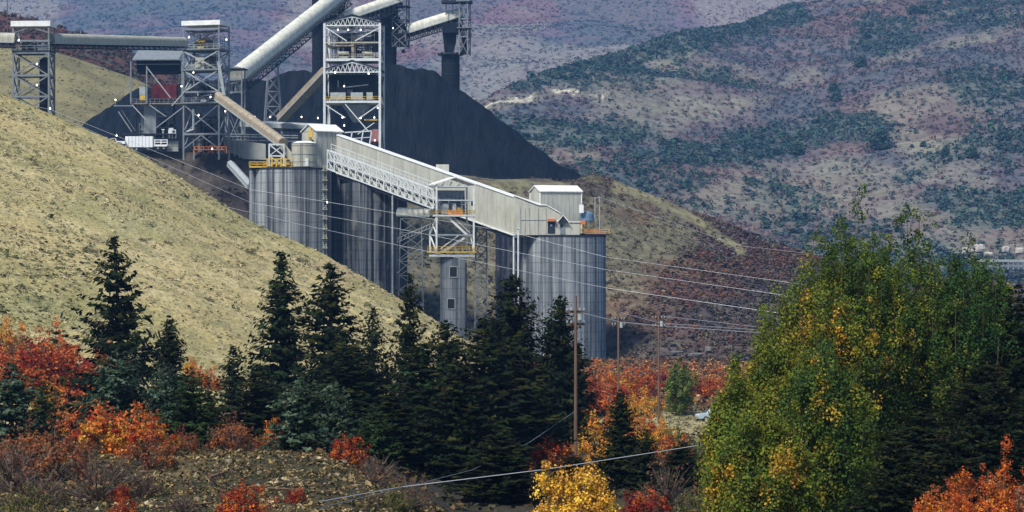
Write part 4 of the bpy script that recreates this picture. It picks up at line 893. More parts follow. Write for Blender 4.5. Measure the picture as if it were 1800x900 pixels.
# worker in orange on the stairs landing
# ---- buildings on the right silo
fr = Frame(X(977, 604), 605, 11.0, 6.8, R(21)); ze = Z(339, 604)
t = thing('silo_building', 'tall cream gabled building with a white roof on the right silo', 'building', (*fr.c, zC))
b = MB().box((fr.c[0], fr.c[1], (zC + ze) / 2 + .25), (11.0, 6.8, ze - zC), fr.rot)
for s_ in (-1, 1):
    a_ = [fr.p(s_, -1, ze + .2), fr.p(s_, 1, ze + .2), fr.p(s_, 0, ze + 1.5)]; o_ = fr.u * (-.15 * s_); v_ = a_ + [x + o_ for x in a_]; b.add(v_, [(0, 1, 2), (5, 4, 3), (0, 3, 4, 1), (1, 4, 5, 2), (2, 5, 3, 0)])
b.build('wall', M_cream, t); gable(fr, t, ze + .15, 1.5, .3, M_roof, 'u', .25)
b = MB(); [b.bar(fr.p(-1 + k * .2, -1.006, zC + .6), fr.p(-1 + k * .2, -1.006, ze), .05) for k in range(1, 10)]; b.build('wall_seam', M_palest, t)
b = MB(); [b.bar(fr.p(u, v * 1.01, zC + .5), fr.p(u, v * 1.01, ze), .22) for u, v in ((-1.005, -1), (1.005, -1), (-1.005, 1))]; b.build('corner_trim', M_roof, t)
D_ = 594.2
t = thing('entrance_annex', 'low cream annex with two doors and a small gable before the silo building', 'building', (X(965, D_), D_, zC))
z0 = zC + .5; f_ = Frame(X(960, D_ + 1.6), D_ + 1.8, (1019 - 903) * D_ / F, 3.4, 0)
prof = [(903, 415), (903, 345), (947, 362), (960, 362), (985, 376), (985, 389), (1019, 391), (1019, 415)]
vs = [Vector((X(a_, D_), D_, Z(b_, D_) if b_ < 415 else z0 - .1)) for a_, b_ in prof]; n_ = len(vs); vs += [v_ + Vector((0, 3.6, 0)) for v_ in vs]
MB().add(vs, [tuple(range(n_)), tuple(range(n_, 2 * n_))[::-1]] + [(k, n_ + k, n_ + (k + 1) % n_, (k + 1) % n_) for k in range(n_)]).build('wall', M_creamd if False else M_cream, t)
b = MB(); y_ = D_ - .2
for (a_, b_), (c_, d_) in (((903, 344), (947, 361)), ((947, 361), (960, 361)), ((960, 361), (986, 375.5)), ((962, 390), (983, 389)), ((1000, 391), (1020, 391))):
    b = MB(); q0, q1 = P(a_, b_, D_), P(c_, d_, D_); b.extr([(-.25, 0), (-.25, .25), (3.7, .25), (3.7, 0)], q0, q1, Vector((0, 1, 0)), UP); b.build('roof_edge', M_roof, t)
dr = MB().box(P(969, 399, D_ - .06) , (1.75, .14, 3.1)).build('door', M_darkst, t); MB().box(P(969, 396, D_ - .16), (.5, .1, .4)).build('door_window', M_white, dr)
MB().box(P(989, 401, D_ - .06), (1.2, .14, 3.0)).build('door', M_steel, t); MB().box(P(987, 397, D_ - .16), (.5, .1, .7)).build('window', M_glass, t)
MB().box(P(969, 386.5, D_ - .5), (2.0, 1.0, .55)).build('door_canopy', M_orange, t)
b = MB(); a_ = [P(981, 390, D_ - .9), P(999, 390, D_ - .9), P(990, 379, D_ - .9)]; v_ = a_ + [x + Vector((0, .9, 0)) for x in a_]; b.add(v_, [(0, 1, 2), (5, 4, 3), (0, 3, 4, 1), (1, 4, 5, 2), (2, 5, 3, 0)]); b.build('dormer', M_darkst, t)
b = MB(); b.bar(P(979, 391, D_ - 1), P(990, 378, D_ - 1), .2); b.bar(P(990, 378, D_ - 1), P(1001, 391, D_ - 1), .2); b.build('dormer_trim', M_roof, t)
b = MB(); [b.bar((X(x_, D_ - .06), D_ - .06, z0), (X(x_, D_ - .06), D_ - .06, Z(366, D_)), .07) for x_ in (915, 923, 931, 946, 960)]; b.bar(P(915, 387, D_ - .06), P(960, 387, D_ - .06), .07); b.build('wall_seam', M_steel, t)
t = thing('blue_tank', 'small blue covered tank at the right end of the silo building', 'tank', P(1031, 388, 600))
b = MB().cyl(P(1031, 388, 600), P(1031, 376, 600), 1.9, 1.7, 14); b.cyl(P(1031, 376, 600), P(1031, 371, 600), 1.7, .5, 14); b.build('tank_body', M_blue, t); MB().box(P(1022, 367, 598), (1.1, 1, 2.0)).build('white_hood', M_roof, t)
b = MB(); [b.bar(P(x_, 414, 600), P(x_, 387, 600), .2) for x_ in (1020, 1031, 1042)]; b.build('leg', M_yellow, t)
for k, px_ in enumerate((1046, 1054)):
    y1 = (346, 345)[k]
    tt = thing('mast_pole', ['left', 'right'][k] + ' of the two tall thin poles on the right edge of the silo roof', 'pole', P(px_, 416, 600 + k), 'thin poles on the silo roof')
    MB().cyl(P(px_, 417, 600 + k), P(px_, y1, 600 + k), .16, .12, 8).build('pole', M_palest, tt); MB().bar(P(px_ - 4, y1 + 2, 600 + k), P(px_ + 4, y1 + 2, 600 + k), .14).build('crossbar', M_palest, tt)
fr = Frame(X(1044, 599), 600, 7.4, 4, 0)
t = thing('roof_walkway', 'yellow and orange railed walkway on the right side of the right silo roof', 'platform', (*fr.c, zC + .4)); deck(fr, t, zC + .62, M_darkst, .1, True, .3, M_yellow)
b = MB(); b.bar(P(1022, 410, 597), P(1066, 410, 597), .25); b.bar(P(1022, 405, 597), P(1058, 405, 597), .14); b.box(P(1024, 391, 598), (1.2, 1, .9)); b.build('orange_rail', M_orange, t)
# ---- white trestle under the lower conveyor end on the left silo
fr = Frame(X(486, 600), 600, 3.6, 2.6, R(8)); zt, z0 = Z(254, 600), zA + .6
t = thing('lattice_stand', 'small white lattice stand on the yellow platform holding the conveyor end', 'trestle', (*fr.c, z0), 'trestles under conveyors')
legs(fr, t, z0, zt, .24, M_white); braces(fr, t, (z0 + zt) / 2, zt, 'X', .17, M_white); braces(fr, t, z0 + .3, (z0 + zt) / 2, 'X', .17, M_white); girders(fr, t, zt, .24, M_white); girders(fr, t, (z0 + zt) / 2, .2, M_white)
b = MB().bar(P(497, 258, 600), P(520, 285, 600), .5, 1.6); b.build('chute', M_cream, t)

# ---- things parked on the bench
def wheel(px_, py_, D, root, r=.5):
    c_ = P(px_, py_, D); w_ = MB().cyl(c_ + Vector((0, -.14, 0)), c_ + Vector((0, .14, 0)), r, r, 16).build('wheel', M_tyre, root)
    MB().cyl(c_ + Vector((0, -.17, 0)), c_ + Vector((0, -.12, 0)), r * .55, r * .55, 12).build('rim', M_chrome, w_)
D_ = 652
t = thing('box_trailer', 'long white box trailer parked beside the dark pier at the foot of the towers', 'trailer', P(246, 264, D_))
b = MB().box(P(246, 249.5, D_), (7.4, 2.6, 2.9)); b.build('body', M_car, t)
b = MB(); [b.bar(P(x_, 240, D_ - 1.33), P(x_, 259, D_ - 1.33), .07) for x_ in range(226, 270, 6)]; b.build('side_rib', M_palest, t); MB().box(P(246, 260.3, D_), (7.2, 2.3, .3)).build('chassis', M_darkst, t)
for x_ in (232, 240): wheel(x_, 262, D_ - 1.1, t, .48)
t = thing('flat_trailer', 'smaller white slatted trailer right of the long white trailer', 'trailer', P(283, 262, D_))
b = MB().box(P(283, 256, D_), (3.4, 2.3, .5)); b.build('bed', M_car, t); b = MB(); [b.bar(P(272, y_, D_ - 1.1), P(294, y_, D_ - 1.1), .22) for y_ in (246, 250)]; [b.bar(P(x_, 245, D_ - 1.1), P(x_, 256, D_ - 1.1), .2) for x_ in (272, 283, 294)]; b.build('side_rail', M_car, t)
for x_ in (278, 288): wheel(x_, 260.5, D_ - 1, t, .42)
def car(name, label, cat, c, L_, W_, H_, rot, mb, pickup=False):
    fr = Frame(c[0], c[1], L_, W_, rot); z = c[2]; t = thing(name, label, cat, (c[0], c[1], z))
    q = lambda u, zf: (u, zf)
    body = [(-1, .22), (-1, .50), (-.95, .56), (-.30, .60), (1, .60), (1, .22)] if pickup else [(-1, .22), (-1, .48), (-.94, .54), (-.45, .60), (.98, .62), (1, .5), (1, .22)]
    cab = [(-.32, .60), (-.16, .97), (.20, 1.0), (.28, .60)] if pickup else [(-.45, .60), (-.22, .97), (-.1, 1.0), (.85, .98), (.96, .62)]
    b = MB()
    for prof, wv in ((body, 1), (cab, .86)):
        n_ = len(prof); vs = [fr.p(u, -wv, z + h * H_) for u, h in prof] + [fr.p(u, wv, z + h * H_) for u, h in prof]
        b.add(vs, [tuple(range(n_)), tuple(range(n_, 2 * n_))[::-1]] + [(k, n_ + k, n_ + (k + 1) % n_, (k + 1) % n_) for k in range(n_)])
    b.build('body', mb, t)
    b = MB(); m_ = (cab[0][0] + cab[-1][0]) / 2
    for sgn in (-1, 1):
        w3 = [fr.p(m_ + (u - m_) * .86, sgn * .875, z + H_ * (.63 + (h - .6) * .8)) for u, h in cab]; b.add(w3 + [x + fr.v * .03 * sgn for x in w3], [tuple(range(len(w3))), tuple(range(len(w3), 2 * len(w3)))[::-1]])
    b.build('side_window', M_glass, t)
    for u in (-.62, .62):
        for v in (-1, 1):
            c_ = fr.p(u, v * .93, z + .2 * H_); r_ = .2 * H_; wl = MB().cyl(c_ - fr.v * .12, c_ + fr.v * .12, r_, r_, 18).build('wheel', M_tyre, t); MB().cyl(c_ - fr.v * .14, c_ + fr.v * .14, r_ * .55, r_ * .55, 12).build('rim', M_chrome, wl)
    for v in (-.75, .75): MB().box(fr.p(-1.005, v, z + .45 * H_), (.08, .35, .18), rot).build('headlight', M_roof, t); MB().box(fr.p(1.005, v, z + .48 * H_), (.08, .2, .3), rot).build('tail_light', M_red, t)
    MB().box(fr.p(-1.02, 0, z + .27 * H_), (.14, W_ * .95, .16), rot).build('bumper', M_chrome, t)
    return t
c_ = P(199, 256, 650); car('pickup_truck', 'white pickup truck parked left of the long white trailer', 'pickup truck', (c_.x, c_.y, c_.z), 6.6, 2.1, 1.95, 0, M_car, True)
t = thing('concrete_block', 'grey concrete block stack right of the small white trailer', 'barrier', P(304, 266, D_))
b = MB(); [b.box(P(299 + 10 * i, 262 - 9 * j, D_ + 1), (1.46, 1.4, 1.3)) for i in range(2) for j in range(2)]; b.build('block', M_wallc, t)
t = thing('skid_loader', 'small white machine standing on top of the grey blocks', 'machine', P(303, 238, D_ + 1))
b = MB().box(P(303, 232, D_ + 1), (2.0, 1.2, 1.2)); b.box(P(301, 227, D_ + 1), (1.1, 1.0, .6)); b.build('body', M_car, t); b = MB(); [b.bar(P(x_, 243, D_ + 1), P(x_, 236, D_ + 1), .35) for x_ in (298, 303, 309)]; b.build('leg', M_car, t); MB().box(P(305, 231, D_ + .35), (.6, .1, .5)).build('window', M_glass, t)
t = thing('gate_post', 'short pale upright post above the small white trailer', 'post', P(287, 243, D_)); MB().cyl(P(287, 243, D_), P(287, 229, D_), .28, .28, 8).build('post', M_palest, t); MB().box(P(287, 228, D_), (.8, .8, .25)).build('cap', M_roof, t)
t = thing('retaining_wall', 'long pale concrete retaining wall behind the left silo', 'wall', P(430, 284, 662))
b = MB(); p0, p1 = P(392, 278, 660), P(467, 281, 656)
zt0, zt1 = Z(243, 660), Z(253, 656)
b.add([p0, p1, Vector((p1.x, p1.y, zt1)), Vector((p0.x, p0.y, zt0))] + [v_ + Vector((0, .8, 0)) for v_ in (p0, p1, Vector((p1.x, p1.y, zt1)), Vector((p0.x, p0.y, zt0)))], [(0, 1, 2, 3), (7, 6, 5, 4), (0, 4, 5, 1), (1, 5, 6, 2), (2, 6, 7, 3), (3, 7, 4, 0)]); b.build('panel', M_wallc, t)
b = MB(); [b.bar(P(x_, 281, 658.2), P(x_, 244 + (x_ - 392) * .13, 658.2), .3) for x_ in range(394, 467, 9)]; b.build('pilaster', M_wallc, t)
# steel between the towers behind the head house
t = thing('pipe_rack', 'dark pipe rack along the top of the pale retaining wall', 'pipe rack', P(430, 243, 672))
b = MB(); [b.bar(P(x_, 262, 672), P(x_, 236, 672), .35) for x_ in range(398, 520, 14)]; b.build('post', M_darkst, t); b = MB(); [b.cyl(P(394, y_, 672), P(524, y_ + 3, 672), .22, .22, 8) for y_ in (236, 240, 246)]; b.build('pipe', M_steel, t)
# conveyor going down from the wall (left of the left silo)
conveyor('small grey chute half hidden left of the left silo', P(405, 290, 640), P(441, 330, 612), .9, .8, .5, .1, M_palest, box=True, name='inclined_chute')
# white shed on the ridge
for k, (px_, w_, h_) in enumerate(((1009, 1.5, 1.6), (1018, 1.0, 1.0))):
    c_ = P(px_, 299, 772); z_ = ground_z(c_.x, c_.y) - .1
    t = thing('equipment_cabinet', ['larger', 'smaller'][k] + ' white cabinet on the ridge at the right foot of the coal pile', 'cabinet', (c_.x, c_.y, z_)); MB().box((c_.x, c_.y, z_ + h_ / 2 + .2), (w_, 1.2, h_)).build('body', M_car, t); MB().box((c_.x, c_.y, z_ + h_ + .25), (w_ + .2, 1.4, .12)).build('lid', M_roof, t)

# ---- utility poles and wires
def wire(label, pts, r, m=M_wire, sag=0., grp=None):
    b = MB(); Q = []
    for (a, c_) in zip(pts[:-1], pts[1:]):
        a, c_ = Vector(a), Vector(c_)
        for k in range(16): f_ = k / 16; Q.append(a.lerp(c_, f_) - UP * sag * 4 * f_ * (1 - f_))
    Q.append(Vector(pts[-1]))
    for a, c_ in zip(Q[:-1], Q[1:]): b.cyl(a, c_, r, r, 5, caps=False)
    o = b.build('wire', m); return tag(o, label, 'wire', grp)
def upole(label, px, top, D, hw, arms):
    x, y = X(px, D), D; z0 = ground_z(x, y) - .6; z1 = Z(top, D); t = thing('utility_pole', label, 'utility pole', (x, y, z0), 'wooden utility poles in the valley')
    MB().cyl((x, y, z0), (x, y, z1), .15, .10, 10).build('pole', M_wood, t)
    for az in arms:
        z_ = Z(az, D); a = MB().bar((x - hw, y, z_), (x + hw, y + .5, z_), .14, .18).build('crossarm', M_wood, t)
        for u in (-.95, -.5, .5, .95): b = MB(); c_ = Vector((x + hw * u, y, z_)); b.cyl(c_ + UP * .08, c_ + UP * .32, .06, .04, 8); b.cyl(c_ + UP * .15, c_ + UP * .21, .10, .10, 8); b.build('insulator', M_palest, a)
    for zz_ in arms[:1]: MB().cyl((x + .35, y - .1, Z(zz_ + 14, D)), (x + .35, y - .1, Z(zz_ + 4, D)), .2, .2, 10).build('transformer_can', M_palest, t)
    return t
upole('nearest tall wooden utility pole, in front of the dark conifers', 1012, 520, 192, .7, (548, 570))
upole('middle wooden utility pole, above the small dark spruce', 1087, 548, 290, .75, (562, 572))
upole('right wooden utility pole, left of the small yellow green tree', 1158, 545, 300, .75, (560, 574))
GW = 'bright wires between the poles and the cottonwood'
wire('lowest thick bright wire from the nearest pole to the cottonwoods', [P(1017, 549, 192), P(1090, 566, 288), P(1160, 573, 300), P(1380, 588, 330)], .05, grp=GW)
wire('middle bright wire from the middle pole to the cottonwoods', [P(1090, 549, 290), P(1160, 568, 300), P(1390, 584, 330)], .036, grp=GW)
wire('upper bright wire from the right pole to the cottonwoods', [P(1162, 555, 300), P(1400, 583, 330)], .036, grp=GW)
GL = 'thin wires crossing in front of the silos'
wire('highest of the three thin wires crossing the silos', [P(-150, 140, 540), P(90, 193, 545), P(440, 333, 545), P(900, 408, 540), P(1065, 452, 535), P(1470, 508, 500)], .036, grp=GL)
wire('middle of the three thin wires crossing the silos', [P(-150, 180, 530), P(120, 212, 535), P(440, 356, 538), P(700, 402, 536), P(900, 442, 533), P(1065, 474, 530), P(1470, 532, 500)], .036, grp=GL)
wire('lowest of the three thin wires crossing the silos', [P(300, 340, 520), P(530, 395, 525), P(700, 431, 526), P(900, 473, 525), P(1065, 506, 523), P(1470, 565, 500)], .036, grp=GL)
wire('faint thin wire dropping across the right hill', [P(1050, 345, 640), P(1300, 432, 640), P(1480, 452, 640)], .035)
wire('thick pale cable crossing low in front of the dark conifers', [P(560, 882, 101), P(705, 856, 108), P(960, 825, 112), P(1240, 781, 118)], .02, sag=.0)
wire('thin dark cable rising toward the nearest pole', [P(560, 893, 101), P(690, 862, 108), P(830, 826, 130), P(930, 778, 165), P(1012, 722, 190)], .02, m=M_steel)
t = thing('sign_post', 'thin pole at the far left edge above the first conveyor', 'pole', P(13, 60, 940)); MB().cyl(P(13, 80, 940), P(13, -4, 940), .2, .16, 8).build('pole', M_wood, t); MB().bar(P(8, 2, 940), P(18, 2, 940), .2).build('crossarm', M_wood, t)
c_ = P(1690, 250, 1650)
h_ = FARH.bvh.ray_cast(Vector((0, 0, 0)), c_.normalized())[0]
if h_:
    t = thing('power_pylon', 'two legged wooden power line frame on the pale meadow of the far mountainside', 'pylon', h_); k_ = h_.y / F
    for s_ in (-5, 5): MB().cyl(h_ + Vector((s_ * k_, 0, -1)), h_ + Vector((s_ * k_, 0, 36 * k_)), .32, .25, 8).build('leg', M_wood, t)
    MB().bar(h_ + Vector((-9 * k_, 0, 33 * k_)), h_ + Vector((9 * k_, 0, 33 * k_)), .4).build('crossarm', M_wood, t)
# road with guardrail and pale rock cuts at the far right
t = thing('guardrail', 'pale guardrail and roadside wall seen past the cottonwoods at the right edge', 'guardrail', P(1760, 466, 1240))
MB().bar(P(1715, 458, 1240), P(1960, 459, 1240), .9, 1.2).build('rail', M_wallc, t); b = MB(); [b.bar(P(x_, 474, 1240), P(x_, 458, 1240), .7) for x_ in range(1718, 1960, 9)]; b.build('post', M_steel, t); MB().box(P(1835, 470, 1244), (72, 2, 2.4)).build('wall', M_conc, t)
rk = np.random.RandomState(5)
def boulder(label, c_, sx, sy, sz, col, seed, grp=None, cat='rock'):
    r_ = np.random.RandomState(seed); b = MB(); n_, m__ = 10, 6; vs = []
    for i in range(m__ + 1):
        for j in range(n_):
            th = math.pi * i / m__; ph = 2 * math.pi * j / n_; v_ = np.array([math.sin(th) * math.cos(ph), math.sin(th) * math.sin(ph), math.cos(th)]); v_ = np.sign(v_) * np.abs(v_) ** .75 * (1 + .0)
            v_ = v_ * (1 + r_.uniform(-.16, .16) * math.sin(th)); vs.append(Vector((c_[0] + v_[0] * sx, c_[1] + v_[1] * sy, c_[2] + (v_[2] * .9 + .5) * sz)))
    fs = [(i * n_ + j, i * n_ + (j + 1) % n_, (i + 1) * n_ + (j + 1) % n_, (i + 1) * n_ + j) for i in range(m__) for j in range(n_)]
    b.add(vs, [f[::-1] for f in fs]); o = b.build('boulder', col); return tag(o, label, cat, grp)
M_pale = mat('pale layered sandstone', (.36, .33, .29), .9, noise=.5, nscale=.6, stretch=(.5, .5, 3), bump=.15, bscale=1.5)
M_stone = mat('tan bank stone', (.20, .165, .11), .9, noise=.5, nscale=3, bump=.05, bscale=6)
M_grey = mat('grey outcrop stone', (.12, .115, .11), .9, noise=.6, nscale=.8, stretch=(.6, .6, 2.5), bump=.2, bscale=1.5)
for k, (px_, py_, w_, h_) in enumerate(((1700, 440, 9, 6), (1722, 436, 8, 7), (1738, 444, 7, 4), (1768, 436, 6, 5), (1792, 438, 8, 5), (1745, 485, 16, 7), (1790, 490, 14, 6))):
    boulder('%s pale rock cut far off at the right edge, %s' % (['leftmost', 'tallest', 'lowest', 'small square', 'rightmost', 'wide', 'broad'][k], ['above the road', 'above the road', 'above the road', 'above the road', 'above the road', 'left, below the guardrail', 'right, below the guardrail'][k]), P(px_, py_ + 6, 1256 + 6 * k), w_ * .29 * 1.3, 3, h_ * .29 * 1.4, M_pale, 60 + k, 'pale rock cuts by the far road')
for k, (px_, py_, w_, h_, la) in enumerate(((1190, 615, 22, 8, 'pale cracked rock ledge left of the outcrop group behind the orange bushes'), (1225, 622, 26, 12, 'largest grey rock slab above the small yellow green tree'), (1245, 612, 14, 14, 'upright grey rock at the right of the outcrop group'), (1205, 634, 28, 9, 'lowest dark rock ledge of the outcrop group'))):
    hh = sl_.bvh.ray_cast(Vector((0, 0, 0)), P(px_, py_ + 8, 600).normalized())[0]
    if hh is not None: boulder(la, hh, w_ * hh.y / F * .6, 1.8, h_ * hh.y / F * .6, M_grey, 80 + k, 'rock outcrops behind the orange bushes')
print('structures done')

# ================================================================== trees and bushes
def copy_tree(o, parent=None):
    c_ = o.copy(); C.objects.link(c_); c_.parent = parent
    for ch in list(o.children): copy_tree(ch, c_)
    return c_
def trunk_mesh(H, r, lean=(0, 0), branches=()):
    b = MB(); n = 6
    for k in range(n):
        f0, f1 = k / n, (k + 1) / n
        b.cyl((lean[0] * f0 ** 2, lean[1] * f0 ** 2, H * f0), (lean[0] * f1 ** 2, lean[1] * f1 ** 2, H * f1), r * (1 - f0 * .92), r * (1 - f1 * .92), 8, caps=(k == 0))
    for p_, q_, w_ in branches: b.cyl(p_, q_, w_, w_ * .4, 4, caps=False)
    return b
def conifer(seed, H, Rr, cols, dens=1., sparse=0., round_=0., m=M_needle, name='conifer', cat='conifer', spray=.36):
    r = np.random.RandomState(seed); P_, N_, S_, K_ = [], [], [], []; br = []
    nl = int(H / .30); lop = r.uniform(-.25, .25, 12)
    for i in range(nl):
        f_ = (i + r.rand()) / nl; z = H * (.06 + .93 * f_)
        prof = (1 - f_) ** (.60 - .2 * round_) * 1.08 if f_ > .12 else .8 + 2 * f_
        nb = max(5, int((15 if f_ < .8 else 9) * dens))
        for j in range(nb):
            a = r.rand() * 6.283; w_ = 1 + lop[int(a / 6.283 * 12) % 12] * (.6 + .8 * math.sin(f_ * 9 + a)); L_ = Rr * prof * w_ * r.uniform(.6, 1.12)
            if r.rand() < sparse * (.4 + f_ * .6): L_ *= .45
            d_ = np.array([math.cos(a), math.sin(a), 0]); droop = r.uniform(-.05, .32) - (.35 * f_) ; ns = max(3, int(L_ / (.14 * spray / .36)))
            t_ = (np.arange(ns) + r.rand(ns)) / ns; t_ = .12 + .9 * t_
            p_ = d_[None] * (t_ * L_)[:, None]; p_[:, 2] = z - droop * L_ * t_ + .22 * L_ * t_ ** 2.2
            sd = np.array([-d_[1], d_[0], 0]); wd = .34 * (1.1 - t_) * L_ * .5 + .12
            p_ = p_ + sd[None] * (r.uniform(-1, 1, ns) * wd)[:, None]; p_[:, 2] += r.normal(size=ns) * .05
            P_.append(p_); n_ = np.tile(d_ * .55 + np.array([0, 0, .75]), (ns, 1)) + r.normal(size=(ns, 3)) * .35; N_.append(n_)
            S_.append(spray * r.uniform(.6, 1.35, ns) * (1.1 - .35 * f_)); c_ = np.array(cols[r.randint(len(cols))]) * r.uniform(.7, 1.3)
            K_.append(np.tile(c_, (ns, 1)) * (r.uniform(.8, 1.2, (ns, 1)) + .25 * (t_[:, None] > .85)))  # branch tips coloured lighter, as if lit
            if L_ > .9 and r.rand() < .5: br.append(((0, 0, z), tuple(d_ * L_ * .8 + np.array([0, 0, z - droop * L_ * .8 + .12 * L_])), .035))
    V = quads(np.concatenate(P_), np.concatenate(N_), np.concatenate(S_), r, 2.2)
    root = thing(name, '', cat, (0, 0, 0)); npmesh('crown', V, 4, np.concatenate(K_), m, root); trunk_mesh(H * .97, .16 + H * .008, branches=br).build('trunk', M_bark, root)
    return root
DK = [(.009, .015, .0045), (.006, .010, .004), (.018, .021, .005), (.007, .012, .005)]
BL = [(.036, .062, .036), (.024, .042, .026), (.022, .038, .018), (.055, .080, .050)]
GR = [(.014, .030, .010), (.010, .022, .008), (.022, .036, .010)]
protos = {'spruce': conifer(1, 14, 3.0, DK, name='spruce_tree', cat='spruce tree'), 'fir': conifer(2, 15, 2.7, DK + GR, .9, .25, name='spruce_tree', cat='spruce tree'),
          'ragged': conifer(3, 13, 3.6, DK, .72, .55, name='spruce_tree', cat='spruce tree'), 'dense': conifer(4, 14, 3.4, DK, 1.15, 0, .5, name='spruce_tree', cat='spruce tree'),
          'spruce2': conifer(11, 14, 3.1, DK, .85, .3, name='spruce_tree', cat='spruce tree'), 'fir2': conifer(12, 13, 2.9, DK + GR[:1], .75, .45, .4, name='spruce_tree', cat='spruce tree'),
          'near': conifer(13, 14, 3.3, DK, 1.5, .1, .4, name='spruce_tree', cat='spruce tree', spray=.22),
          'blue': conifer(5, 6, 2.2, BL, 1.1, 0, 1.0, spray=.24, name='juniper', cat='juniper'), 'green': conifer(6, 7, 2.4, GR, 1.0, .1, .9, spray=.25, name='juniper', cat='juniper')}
dims = {'near': (14, 3.3), 'spruce2': (14, 3.1), 'fir2': (13, 2.9), 'spruce': (14, 3.0), 'fir': (15, 2.7), 'ragged': (13, 3.6), 'dense': (14, 3.4), 'blue': (6, 2.2), 'green': (7, 2.4)}
used = set(); WF = {'spruce': 1.4, 'fir': 1.35, 'ragged': 1.25, 'dense': 1.25, 'near': 1.3, 'spruce2': 1.45, 'fir2': 1.35, 'red': 1.45, 'red2': 1.45, 'org': 1.4, 'org2': 1.4, 'gld': 1.35, 'rst': 1.4, 'pur': 1.3, 'olv': 1.3}
def plant(lib, kind, root_lib_dims, px, top, D, wpx, label, grp, rot=0., lean=0., base=None):
    """top pixel row, width in pixels at depth D; the foot stands on the ground"""
    x, y = X(px, D), D; zg = ground_z(x, y) - .1 if base is None else base; h, r_ = root_lib_dims[kind]
    o = lib[kind] if kind not in used else copy_tree(lib[kind]); used.add(kind)
    o.location = (x, y, zg); s_ = (Z(top, D) - zg) / h; w_ = wpx * WF.get(kind, 1.12) * D / F / 2 / r_; o.scale = (w_, w_, s_); o.rotation_euler = (0, lean, rot)
    tag(o, label, None, grp); return o
GC = 'dark conifers along the valley'
CON = [('ragged', 219, 412, 205, 185, 'big ragged dark spruce on the left, alone against the grassy hill', .4, -.05),
    ('spruce', 297, 553, 198, 88, 'dark spruce close on the right of the big ragged left spruce', 1.0, 0), ('fir', 497, 437, 210, 118, 'tall open topped spruce, left one of the pair left of centre', 2.2, .02),
    ('spruce2', 581, 458, 205, 145, 'broad dark spruce, right one of the pair left of centre', .3, 0), ('fir2', 655, 537, 212, 78, 'narrow pointed spruce under the long dark silo', 4.1, 0),
    ('ragged', 720, 478, 208, 110, 'loose limbed spruce in front of the left steel trestle', 3.5, 0), ('dense', 784, 562, 200, 100, 'round topped green conifer just below the concrete pillar', 1.4, 0),
    ('fir2', 740, 600, 160, 170, 'large near spruce below the concrete pillar, reaching the bottom of the picture', 5.2, 0), ('dense', 902, 482, 205, 135, 'tall dense spruce overlapping the left edge of the right silo', 2.6, 0),
    ('spruce2', 850, 556, 175, 160, 'wide dark near spruce left of the tall dense one by the right silo', .9, 0), ('dense', 984, 519, 205, 100, 'blunt topped dark spruce in front of the right silo', 3.9, 0),
    ('fir2', 410, 604, 190, 82, 'lone smaller spruce between the grassy slope and the left of centre pair', 2.9, 0), ('spruce2', 1014, 600, 212, 78, 'lower dark spruce behind the nearest utility pole', 4.6, 0),
    ('spruce', 620, 610, 165, 150, 'dark near spruce filling the gap right of the broad left of centre spruce', 5.5, 0), ('dense', 925, 610, 178, 130, 'dark spruce below the tall dense one, left of the orange bushes', 1.9, 0),
    ('spruce', 1090, 684, 152, 80, 'small pointed black spruce under the middle utility pole', .6, 0), ('fir', 1136, 752, 146, 62, 'smallest black spruce, right of the one under the middle pole', 2.4, 0),
    ('dense', 1200, 775, 150, 80, 'squat dark conifer left of the cottonwood foot, below the pale flat', 3.1, 0), ('spruce2', 455, 640, 172, 120, 'dark near spruce at the foot of the tall open topped one', 1.2, 0),
    ('spruce', 690, 690, 150, 130, 'low dark spruce above the thick pale cable', 3.3, 0), ('spruce', 1010, 800, 140, 120, 'low black spruce behind the bright yellow bush', 4.4, 0), ('dense', 810, 640, 150, 150, 'dark near spruce directly above the pale cable, right of centre', .2, 0),
    ('dense', 880, 760, 135, 130, 'low dark spruce left of the bright yellow bush', 2.0, 0)]
for kind, px_, top, D_, wd, lb, ro, ln in CON: plant(protos, kind, dims, px_, top, D_, wd, lb, GC, ro, ln)
GD = 'dark conifers on the right edge'
for kind, px_, top, D_, wd, lb, ro in (('near', 1575, 770, 102, 200, 'nearest dark conifer in the shaded hollow below the cottonwoods', 5.), ('near', 1680, 745, 100, 200, 'near dark conifer above the left end of the rust bushes', .6), ('near', 1790, 500, 128, 230, 'big dark conifer at the right edge behind the cottonwoods', 1.), ('near', 1735, 625, 124, 200, 'second dark conifer from the right edge, under the tall cottonwoods', 2.),
    ('near', 1620, 715, 122, 200, 'dark conifer in the shade at the foot of the middle cottonwood', 3.), ('near', 1850, 640, 118, 200, 'near dark conifer just above the rust bush in the right corner', 4.4)): plant(protos, kind, dims, px_, top, D_, wd, lb, GD, ro)
GJ = 'low round junipers'
for kind, px_, top, D_, wd, lb, ro in (('blue', 205, 612, 150, 120, 'rounded juniper at the foot of the big ragged left spruce', 0.), ('blue', 20, 640, 145, 130, 'blue green juniper at the left edge below the red bushes', 1.), ('green', 75, 672, 158, 80, 'small green juniper right of the one at the left edge', 2.),
    ('green', 338, 655, 124, 118, 'green juniper in front of the small spruces on the left bank', 3.), ('blue', 527, 664, 122, 122, 'rounded blue green juniper above the stony bank, left of centre', 4.), ('blue', 285, 640, 160, 80, 'small blue juniper between the big left spruce and the green one', 5.),
    ('blue', 592, 672, 126, 62, 'slim grey green juniper right of the rounded blue green one', 2.2), ('green', 660, 720, 138, 90, 'dim green juniper above the dark end of the bank', 1.3), ('green', 370, 690, 138, 70, 'small green juniper tucked right of the front green one', .4)):
    plant(protos, kind, dims, px_, top, D_, wd, lb, GJ, ro)

